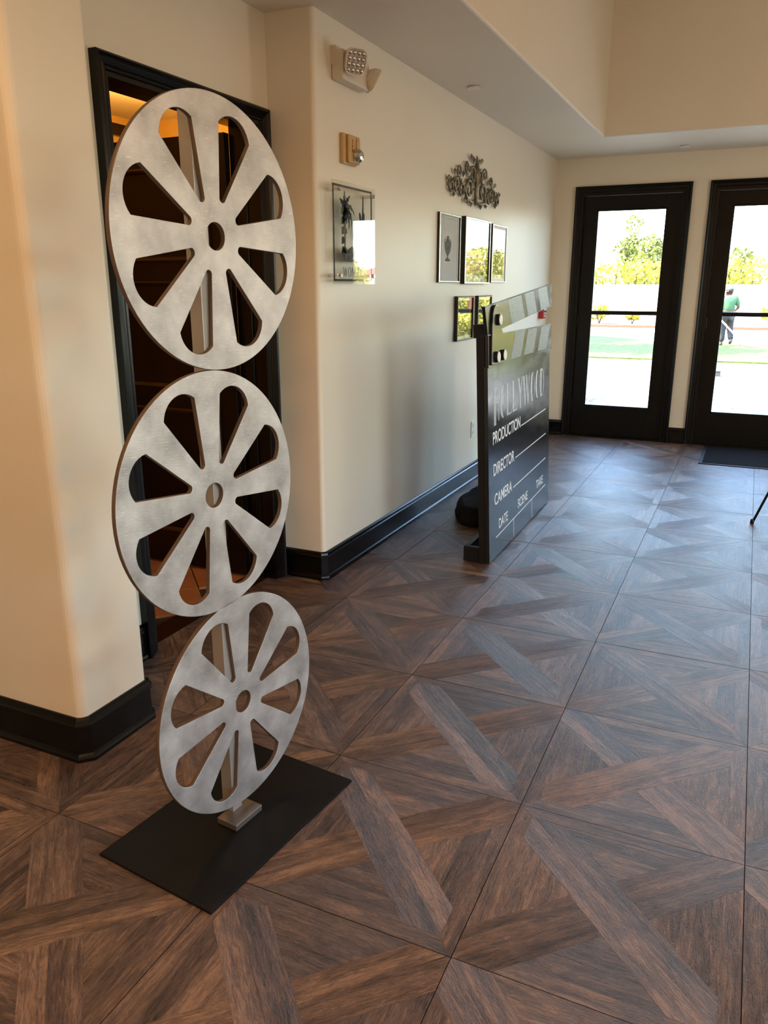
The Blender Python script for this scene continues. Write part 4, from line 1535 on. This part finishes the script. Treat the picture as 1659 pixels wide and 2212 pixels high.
# lawn strip with a curved far edge
bm = bmesh.new()
edge = [(-12, 26.5), (-6, 26.0), (-4.4, 25.2), (-3.2, 24.4), (-2.4, 23.2), (-1.2, 22.9), (0.4, 22.9), (2.5, 22.5), (6, 22.9), (14, 22.0)]
prism(bm, [(-12, 16.95), (14, 16.95)] + edge[::-1], GZ - 0.06, GZ + 0.01)
lawn = tag(obj('lawn', bm, M['grass']), 'green lawn strip beyond the patio', kind='structure')
rg2 = random.Random(21)
V, F = [], []
for _ in range(9000):
    x_, y_ = rg2.uniform(-5.5, 1.5), rg2.uniform(17.0, 22.6)
    a_ = rg2.uniform(0, PI)
    h_ = rg2.uniform(0.010, 0.022)
    dx, dy = 0.003 * math.cos(a_), 0.003 * math.sin(a_)
    n0 = len(V)
    V += [(x_ - dx, y_ - dy, GZ + 0.008), (x_ + dx, y_ + dy, GZ + 0.008), (x_ + rg2.uniform(-.02, .02), y_ + rg2.uniform(-.02, .02), GZ + 0.01 + h_)]
    F.append((n0, n0 + 1, n0 + 2))
me = bpy.data.meshes.new('grass_blades')
me.from_pydata(V, [], F)
tag(link('grass_blades', me, lawn, M['grass']), kind='stuff')
tag(obj('path', boxes(((-30, 22.0, GZ - 0.06), (30, 31.2, GZ - 0.002))), M['concrete']), 'wide pale path behind the lawn', kind='structure')
tag(obj('planting_bed', boxes(((-30, 31.2, GZ - 0.05), (30, 33.4, GZ + 0.10))), M['soil']), 'brown mulch bed before the white garden wall', kind='structure')
bm = boxes(((-30, 33.4, GZ), (30, 33.6, 1.50)), ((-30, 33.36, 1.50), (30, 33.64, 1.56)))
tag(obj('wall_garden', bm, M['stucco']), 'white garden wall behind the lawn', kind='structure')


def foliage(n, fn, size, rg_):
    V, F = [], []
    for _ in range(n):
        c = Vector(fn(rg_))
        s_ = size * rg_.uniform(0.6, 1.3)
        d = Vector((rg_.gauss(0, 1), rg_.gauss(0, 1), rg_.gauss(0, 1))).normalized()
        e = d.cross(Vector((rg_.gauss(0, 1), rg_.gauss(0, 1), rg_.gauss(0, 1)))).normalized()
        n0 = len(V)
        V += [tuple(c - d * s_), tuple(c + e * s_ * 0.5), tuple(c + d * s_), tuple(c - e * s_ * 0.5)]
        F.append((n0, n0 + 1, n0 + 2, n0 + 3))
    me = bpy.data.meshes.new('foliage')
    me.from_pydata(V, [], F)
    return me


def blob_fn(blobs):
    def fn(r_):
        c, rad = r_.choice(blobs)
        while True:
            p = Vector((r_.uniform(-1, 1), r_.uniform(-1, 1), r_.uniform(-1, 1)))
            L_ = p.length
            if 0.55 < L_ < 1:
                return (c[0] + p.x * rad[0], c[1] + p.y * rad[1], c[2] + p.z * rad[2])
    return fn


def tree(x_, y_, h, r_, n, label, seed, m='leaf_tree', size=0.16, name='tree', trunk_h=None):
    rs = random.Random(seed)
    t = tag(empty(name, (x_, y_, GZ)), label, 'tree', 'trees beyond the patio')
    th = trunk_h or h * 0.45
    bm = bmesh.new()
    tube(bm, [(0, 0, 0), (0.05, 0.03, th * 0.5), (0.0, 0.05, th), (0.1, 0.05, h * 0.75)], [0.16, 0.12, 0.10, 0.04], 8)
    for k in range(4):
        a_ = k * 1.7 + rs.random()
        tube(bm, [(0, 0.04, th * 0.85), (0.5 * r_ * math.cos(a_), 0.5 * r_ * math.sin(a_), th + (h - th) * 0.45)], [0.06, 0.025], 6)
    obj('trunk', bm, M['bark'], t)
    blobs = []
    for k in range(10):
        a_ = rs.uniform(0, 2 * PI)
        q = rs.uniform(0, 0.62) * r_
        z_ = rs.uniform(th * 0.8, h * 0.85)
        rr = r_ * rs.uniform(0.34, 0.55)
        blobs.append(((q * math.cos(a_), q * math.sin(a_), z_), (rr, rr, rr * 0.8)))
    blobs.append(((0, 0, h * 0.85), (r_ * 0.4, r_ * 0.4, h * 0.14)))
    c = link('crown', foliage(n, blob_fn(blobs), size, rs), t, M[m])
    return t


def shrub(x_, y_, r_, h, n, label, seed, m='leaf'):
    rs = random.Random(seed)
    t = tag(empty('shrub', (x_, y_, GZ + 0.1)), label, 'shrub', 'shrubs in the planting bed')
    bm = bmesh.new()
    for k in range(5):
        a_ = rs.uniform(0, 2 * PI)
        tube(bm, [(0, 0, 0), (0.3 * r_ * math.cos(a_), 0.3 * r_ * math.sin(a_), h * 0.5), (0.6 * r_ * math.cos(a_), 0.6 * r_ * math.sin(a_), h * 0.8)], [0.02, 0.014, 0.006], 6)
    obj('stem', bm, M['bark'], t)
    blobs = [((rs.uniform(-.5, .5) * r_, rs.uniform(-.4, .4) * r_, h * rs.uniform(0.45, 0.8)), (r_ * 0.5, r_ * 0.5, h * 0.28)) for k in range(6)]
    link('crown', foliage(n, blob_fn(blobs), 0.075, rs), t, M[m])


# clipped hedge behind the white wall, one run seen over its top
for k, (x0, x1, lab) in enumerate(((-9.0, -2.3, 'clipped hedge over the white wall, seen in the left glazed door'), (-1.95, 5.0, 'clipped hedge over the white wall, behind the person'))):
    rs = random.Random(40 + k)
    hd = tag(empty('hedge', ((x0 + x1) / 2, 34.6, GZ)), lab, 'hedge')
    w_ = (x1 - x0) / 2
    link('foliage', foliage(5200, lambda r_: (r_.uniform(-w_, w_), r_.choice((-0.6, -0.5, 0.0, 0.5)) + r_.uniform(-.12, .12), r_.uniform(0.3, 2.58 + 0.12 * math.sin(r_.random() * 9))), 0.10, rs), hd, M['leaf'])
    bm = bmesh.new()
    for q in range(8):
        tube(bm, [(-w_ + 0.4 + q * (2 * w_ - 0.8) / 7, 0, 0), (-w_ + 0.4 + q * (2 * w_ - 0.8) / 7, 0, 2.2)], 0.03, 6)
    obj('stem', bm, M['bark'], hd)
TREES = [(-7.9, 38.5, 4.4, 1.15, 1500, 'leafy tree above the hedge, leftmost in the left glazed door'),
         (-5.6, 41.5, 5.2, 1.2, 1600, 'tree above the hedge, second from left in the glazed door'),
         (-4.4, 38.0, 4.0, 1.2, 1500, 'lower rounded tree above the hedge, right in the left glazed door'),
         (-0.5, 42.5, 3.6, 1.2, 1100, 'small tree behind the hedge over the person'),
         (2.6, 41.0, 4.2, 1.4, 1200, 'tree behind the hedge at the right door'),
         (6.15, 27.0, 3.0, 1.7, 8000, 'broad yellow-green tree mirrored in the largest picture'),
         (9.6, 28.5, 2.3, 1.3, 4500, 'low round tree mirrored beside the red roof'),
         (5.3, 31.5, 4.7, 1.5, 6000, 'taller loose tree mirrored in the thin framed picture'),
         (12.6, 28.5, 2.8, 1.4, 4500, 'low tree mirrored in the restroom sign'),
         (16.2, 29.5, 3.6, 1.6, 4500, 'rounded tree far right of the patio'),
         (-8.2, 18.7, 11.0, 2.6, 2600, 'tall shade tree left of the patio'),
         (-8.8, 24.0, 11.5, 2.6, 2600, 'tall shade tree left of the lawn'),
         (-14.2, 20.5, 14.0, 2.6, 2600, 'tallest shade tree far left of the lawn')]
for k, (x_, y_, h, r_, n, lab) in enumerate(TREES):
    t = tree(x_, y_, h, r_, n, lab, 60 + k, 'leaf' if k >= 5 else 'leaf_tree', 0.24 if k > 9 else (0.075 if k >= 5 else 0.12), trunk_h=5.2 if k > 9 else (0.8 if k >= 5 else None))
SH = [(-5.4, 32.2, 0.5, 0.75, 500, 'low shrub before the white wall, leftmost in the left glazed door'), (-4.1, 32.4, 0.35, 0.45, 300, 'small shrub before the white wall, middle of the left glazed door'),
      (-2.9, 32.3, 0.40, 0.70, 350, 'sparse shrub before the white wall, right in the left glazed door'), (1.1, 32.3, 0.6, 0.85, 600, 'low shrub before the white wall, right of the person')]
for k, a_ in enumerate(SH):
    shrub(*a_, 90 + k)
for k, (x_, y_) in enumerate(((1.7, 13.2), (2.6, 14.6), (3.4, 13.4), (4.3, 15.2))):
    shrub(x_, y_, 0.6, 1.0, 700, 'leafy patio bush, number %s from the doors, beside the red post' % ('one', 'two', 'three', 'four')[k], 120 + k)

# planted border on the right of the lawn
tag(obj('planting_bed.001', boxes(((2.9, 23.0, GZ - 0.05), (11.5, 30.9, GZ + 0.03))), M['soil']), 'mulched planting bed behind the lawn on the right', kind='structure')
PLACES = ('first', 'second', 'third', 'fourth', 'fifth', 'sixth')
for k in range(6):
    shrub(3.6 + k * 1.85, 23.95 + 0.15 * (k % 2), 0.85, 1.25, 1500, 'rounded yellow-green bush in the bed behind the lawn, %s from the left' % PLACES[k], 140 + k)

# red post on the patio and red-roofed house (mirrored in the pictures)
bm = boxes(((-0.065, -0.065, 0), (0.065, 0.065, 1.50)), ((-0.08, -0.08, 1.50), (0.08, 0.08, 1.54)))
rpst = obj('garden_post', bm, M['red_post'], None, bev=0.006)
rpst.location = (2.05, 14.0, GZ)
tag(rpst, 'short red painted post on the patio, mirrored in the lower picture', 'post')
hs = tag(empty('house', (15.5, 45, GZ)), 'low white house with red clay roof beyond the trees', 'house')
obj('wall', boxes(((-4, -3, 0), (4, 3, 2.1))), M['stucco'], hs)
bm = bmesh.new()
v = [bm.verts.new(c) for c in ((-4.4, -3.4, 2.1), (4.4, -3.4, 2.1), (4.4, 3.4, 2.1), (-4.4, 3.4, 2.1), (-2.4, 0, 3.0), (2.4, 0, 3.0))]
for f in ((0, 1, 5, 4), (1, 2, 5), (2, 3, 4, 5), (3, 0, 4), (3, 2, 1, 0)):
    bm.faces.new([v[i] for i in f])
obj('roof', bm, M['roof'], hs)
for x_ in (-2, 1.2):
    w_ = obj('window', boxes(((x_, -3.06, 0.9), (x_ + 0.9, -2.98, 1.8))), M['white_paint'], hs)
    obj('pane', boxes(((x_ + 0.08, -3.07, 0.98), (x_ + 0.82, -3.05, 1.72))), M['dark_print'], w_)

# small grey box and white curved seat end on the patio
gb = tag(empty('utility_box', (-0.07, 13.75, GZ + 0.001)), 'small grey box lying on the patio below the person', 'box')
obj('body', boxes(((-0.085, -0.06, 0.0), (0.085, 0.06, 0.085))), M['grey_box'], gb, bev=0.008)
obj('lid', boxes(((-0.09, -0.065, 0.085), (0.09, 0.065, 0.10))), M['grey_box'], gb, bev=0.004)
ws = tag(empty('garden_bench', (-1.72, 9.35, GZ)), 'white curved garden bench end at the edge of the left door glass', 'bench')
outer = [(-0.34, 0.0), (-0.30, 0.0), (-0.14, 0.10), (0.06, 0.125), (0.10, 0.06), (0.13, 0.06), (0.14, 0.20), (0.06, 0.24), (-0.10, 0.20), (-0.24, 0.12)]
for y_ in (0.0, 0.5):
    me = flat_shape([outer], 0.02, 0.004)
    q = link('side_frame', me, ws, M['white_paint'])
    q.matrix_local = frame_matrix((0, y_, 0.001), (1, 0, 0), (0, 0, 1))
for k in range(4):
    x_ = -0.20 + k * 0.09
    obj('slat', boxes(((x_, -0.02, 0.165 + k * 0.018), (x_ + 0.07, 0.52, 0.185 + k * 0.018))), M['white_paint'], ws, bev=0.004)

# ---------------------------------------------------------------- person with hose
PB = empty('person', (-0.20, 22.1, GZ + 0.012))
tag(PB, 'person in green polo, grey trousers and grey cap dragging a white hose across the lawn', 'person')
FA = math.radians(14)
# local: x right, y forward, z up


def skin(name, verts, edges, radii, m, parent, levels=1, root=0):
    me = bpy.data.meshes.new(name)
    me.from_pydata(verts, edges, [])
    o = bpy.data.objects.new(name, me)
    COL.objects.link(o)
    sk = o.modifiers.new('s', 'SKIN')
    sk.use_smooth_shade = True
    for i, r_ in enumerate(radii):
        d = me.skin_vertices[0].data[i]
        d.radius = r_ if isinstance(r_, tuple) else (r_, r_)
        d.use_root = (i == root)
    sb = o.modifiers.new('u', 'SUBSURF')
    sb.levels = levels
    sb.render_levels = levels
    dg = bpy.context.evaluated_depsgraph_get()
    dg.update()
    m2 = bpy.data.meshes.new_from_object(o.evaluated_get(dg))
    bpy.data.objects.remove(o)
    r = link(name, m2, parent, m)
    return r


J = dict(pelvis=(0, 0, .86), spine=(0, .02, 1.02), chest=(0, .05, 1.20), neck=(0, .085, 1.335), head=(-.005, .12, 1.43), crown=(-.01, .13, 1.545),
         ls=(-.165, .055, 1.265), le=(-.262, -.01, 1.045), lw=(-.235, .15, .88), lh=(-.225, .19, .83),
         rs_=(.165, .055, 1.265), re=(.255, .02, 1.02), rw=(.20, .21, .93), rh=(.18, .26, .90),
         lp=(-.085, 0, .82), lk=(-.095, .05, .46), la=(-.10, .0, .08), lt=(-.125, .15, .035),
         rp=(.085, 0, .82), rk=(.10, .10, .47), ra=(.115, -.13, .15), rt_=(.115, -.02, .045))
names = list(J)
E_ = [('pelvis', 'spine'), ('spine', 'chest'), ('chest', 'neck'), ('neck', 'head'), ('head', 'crown'), ('chest', 'ls'), ('ls', 'le'), ('le', 'lw'), ('lw', 'lh'), ('chest', 'rs_'), ('rs_', 're'), ('re', 'rw'), ('rw', 'rh'),
      ('pelvis', 'lp'), ('lp', 'lk'), ('lk', 'la'), ('la', 'lt'), ('pelvis', 'rp'), ('rp', 'rk'), ('rk', 'ra'), ('ra', 'rt_')]
Rr = dict(pelvis=.13, spine=.125, chest=.14, neck=.055, head=.088, crown=.07, ls=.065, le=.045, lw=.032, lh=.030, rs_=.065, re=.045, rw=.032, rh=.030, lp=.088, lk=.062, la=.042, lt=.035, rp=.088, rk=.062, ra=.042, rt_=.035)
V_ = [J[k] for k in names]
ED = [(names.index(a), names.index(b)) for a, b in E_]
RD = [Rr[k] for k in names]
# fingers as chains rooted in the palms
for hand, sx in (('lh', -1), ('rh', 1)):
    h = Vector(J[hand])
    wv = (h - Vector(J['lw' if hand == 'lh' else 'rw'])).normalized()
    side_ = wv.cross(Vector((0, 0, 1))).normalized()
    for k, (off, L_) in enumerate(((-0.03, .065), (-0.01, .075), (0.01, .072), (0.03, .058))):
        b0 = h + side_ * off
        i0 = len(V_)
        V_ += [tuple(b0 + wv * .03), tuple(b0 + wv * (.03 + L_ * .5) + Vector((0, 0, -.012))), tuple(b0 + wv * (.03 + L_ * .6) + Vector((0, 0, -.045)))]
        ED += [(names.index(hand), i0), (i0, i0 + 1), (i0 + 1, i0 + 2)]
        RD += [.010, .009, .008]
    i0 = len(V_)
    th_ = h - side_ * .035 * (1 if sx < 0 else -1)
    V_ += [tuple(th_ - wv * .01), tuple(th_ + wv * .03 + Vector((0, 0, -.02)))]
    ED += [(names.index(hand), i0), (i0, i0 + 1)]
    RD += [.012, .009]
body = skin('body', V_, ED, RD, M['skin'], PB)
sub = lambda ks: ([J[k] for k in ks], [(ks.index(a), ks.index(b)) for a, b in E_ if a in ks and b in ks])
ks = ['pelvis', 'spine', 'chest', 'neck', 'ls', 'rs_']
v_, e_ = sub(ks)
v_ = [list(q) for q in v_]
v_[0] = [0, 0, .865]
v_[3] = [0, .075, 1.30]
Lm, Rm = Vector(J['ls']).lerp(Vector(J['le']), .85), Vector(J['rs_']).lerp(Vector(J['re']), .85)
v_ += [tuple(Lm), tuple(Rm)]
e_ += [(4, 6), (5, 7)]
skin('shirt', v_, e_, [(.180, .145), (.172, .142), (.180, .155), (.075, .075), .086, .086, .070, .070], M['shirt'], PB)
ks = ['pelvis', 'lp', 'lk', 'la', 'rp', 'rk', 'ra']
v_, e_ = sub(ks)
skin('trousers', v_, e_, [(.165, .145), .112, .092, .082, .112, .092, .082], M['trousers'], PB)
for a_, b_ in (('la', 'lt'), ('ra', 'rt_')):
    A, B = Vector(J[a_]), Vector(J[b_])
    heel = A + Vector((0, -.045, -.045 if a_ == 'la' else .0))
    skin('shoe', [tuple(heel), tuple(A.lerp(B, .5)), tuple(B)], [(0, 1), (1, 2)], [.052, .05, .045], M['shoe'], PB)
hc = Vector(J['head']).lerp(Vector(J['crown']), .62)
bm = bmesh.new()
lathe(bm, [(0.100, -0.02), (0.104, 0.01), (0.098, 0.05), (0.070, 0.085), (0.030, 0.10), (0, 0.102)], 20, Matrix.Translation(hc))
for sgn in (0,):
    pts = []
    for i in range(9):
        a_ = math.radians(150 + 60 * 0 + (i / 8 - .5) * 100)
        pts.append((hc.x + 0.185 * math.cos(a_), hc.y + 0.185 * math.sin(a_)))
    for i in range(9):
        a_ = math.radians(150 - (i / 8 - .5) * 100)
        pts.append((hc.x + 0.09 * math.cos(a_), hc.y + 0.09 * math.sin(a_)))
    prism(bm, pts, hc.z - 0.02, hc.z - 0.008)
obj('cap', bm, M['cap'], PB, smooth=True)
bm = bmesh.new()
lathe(bm, [(0.060, -0.09), (0.088, -0.07), (0.094, -0.03), (0.096, 0.0)], 20, Matrix.Translation(hc + Vector((0.012, -0.012, 0.0))))
obj('hair', bm, M['hair'], PB, smooth=True)
bm = bmesh.new()
fd = Vector((math.cos(math.radians(150)), math.sin(math.radians(150)), 0))
sd_ = Vector((-fd.y, fd.x, 0))
fc = Vector(J['head']) + Vector((0, 0, .045))
tube(bm, [fc + fd * .085 + Vector((0, 0, .02)), fc + fd * .115 - Vector((0, 0, .015)), fc + fd * .095 - Vector((0, 0, .022))], [.008, .016, .010], 8)
for s_ in (-1, 1):
    lathe(bm, [(0, -.012), (.018, -.006), (.024, 0), (.018, .006), (0, .012)], 10, Matrix.Translation(fc + sd_ * s_ * .094) @ Matrix.Rotation(math.radians(60), 4, 'Z') @ Matrix.Rotation(PI / 2, 4, 'X'))
obj('face_features', bm, M['skin'], PB, smooth=True)
bm = bmesh.new()
for s_ in (-1, 1):
    bmesh.ops.create_uvsphere(bm, u_segments=8, v_segments=6, radius=.010, matrix=Matrix.Translation(fc + fd * .084 + sd_ * s_ * .033 + Vector((0, 0, .022))))
tube(bm, [fc + fd * .088 - sd_ * .022 - Vector((0, 0, .05)), fc + fd * .092 - Vector((0, 0, .05)), fc + fd * .088 + sd_ * .022 - Vector((0, 0, .05))], .005, 6)
obj('eyes_and_mouth', bm, M['hair'], PB, smooth=True)
PB.rotation_euler = (0, 0, FA)
# hose from the left hand, sagging behind the person to the ground on the right
Lh = PB.matrix_basis @ Vector(J['lh'])
base = Vector(PB.location)
bm = bmesh.new()
hp_ = [Lh + Vector((-.05, .35, .05)), Lh + Vector((-.01, .06, -.01)), Lh + Vector((.04, -.22, -.08)), base + Vector((-.02, -.33, .56)), base + Vector((.14, -.34, .40)), base + Vector((.30, -.38, .25)), base + Vector((.52, -.45, .08)), base + Vector((.80, -.5, .022)), base + Vector((1.6, -.7, .020)), base + Vector((3.0, -.4, .020)), base + Vector((5.0, -1.2, .020))]
# smooth
P4 = []
for i in range(len(hp_) - 1):
    p0, p1, p2, p3 = hp_[max(i - 1, 0)], hp_[i], hp_[i + 1], hp_[min(i + 2, len(hp_) - 1)]
    for s_ in range(5):
        t_ = s_ / 5
        P4.append(0.5 * ((2 * p1) + (p2 - p0) * t_ + (2 * p0 - 5 * p1 + 4 * p2 - p3) * t_ ** 2 + (3 * p1 - 3 * p2 + p3 - p0) * t_ ** 3))
P4.append(hp_[-1])
tube(bm, P4, .022, 8)
tag(obj('garden_hose', bm, M['hose'], None, smooth=True), 'white hose trailing from the left hand of the person', 'hose')
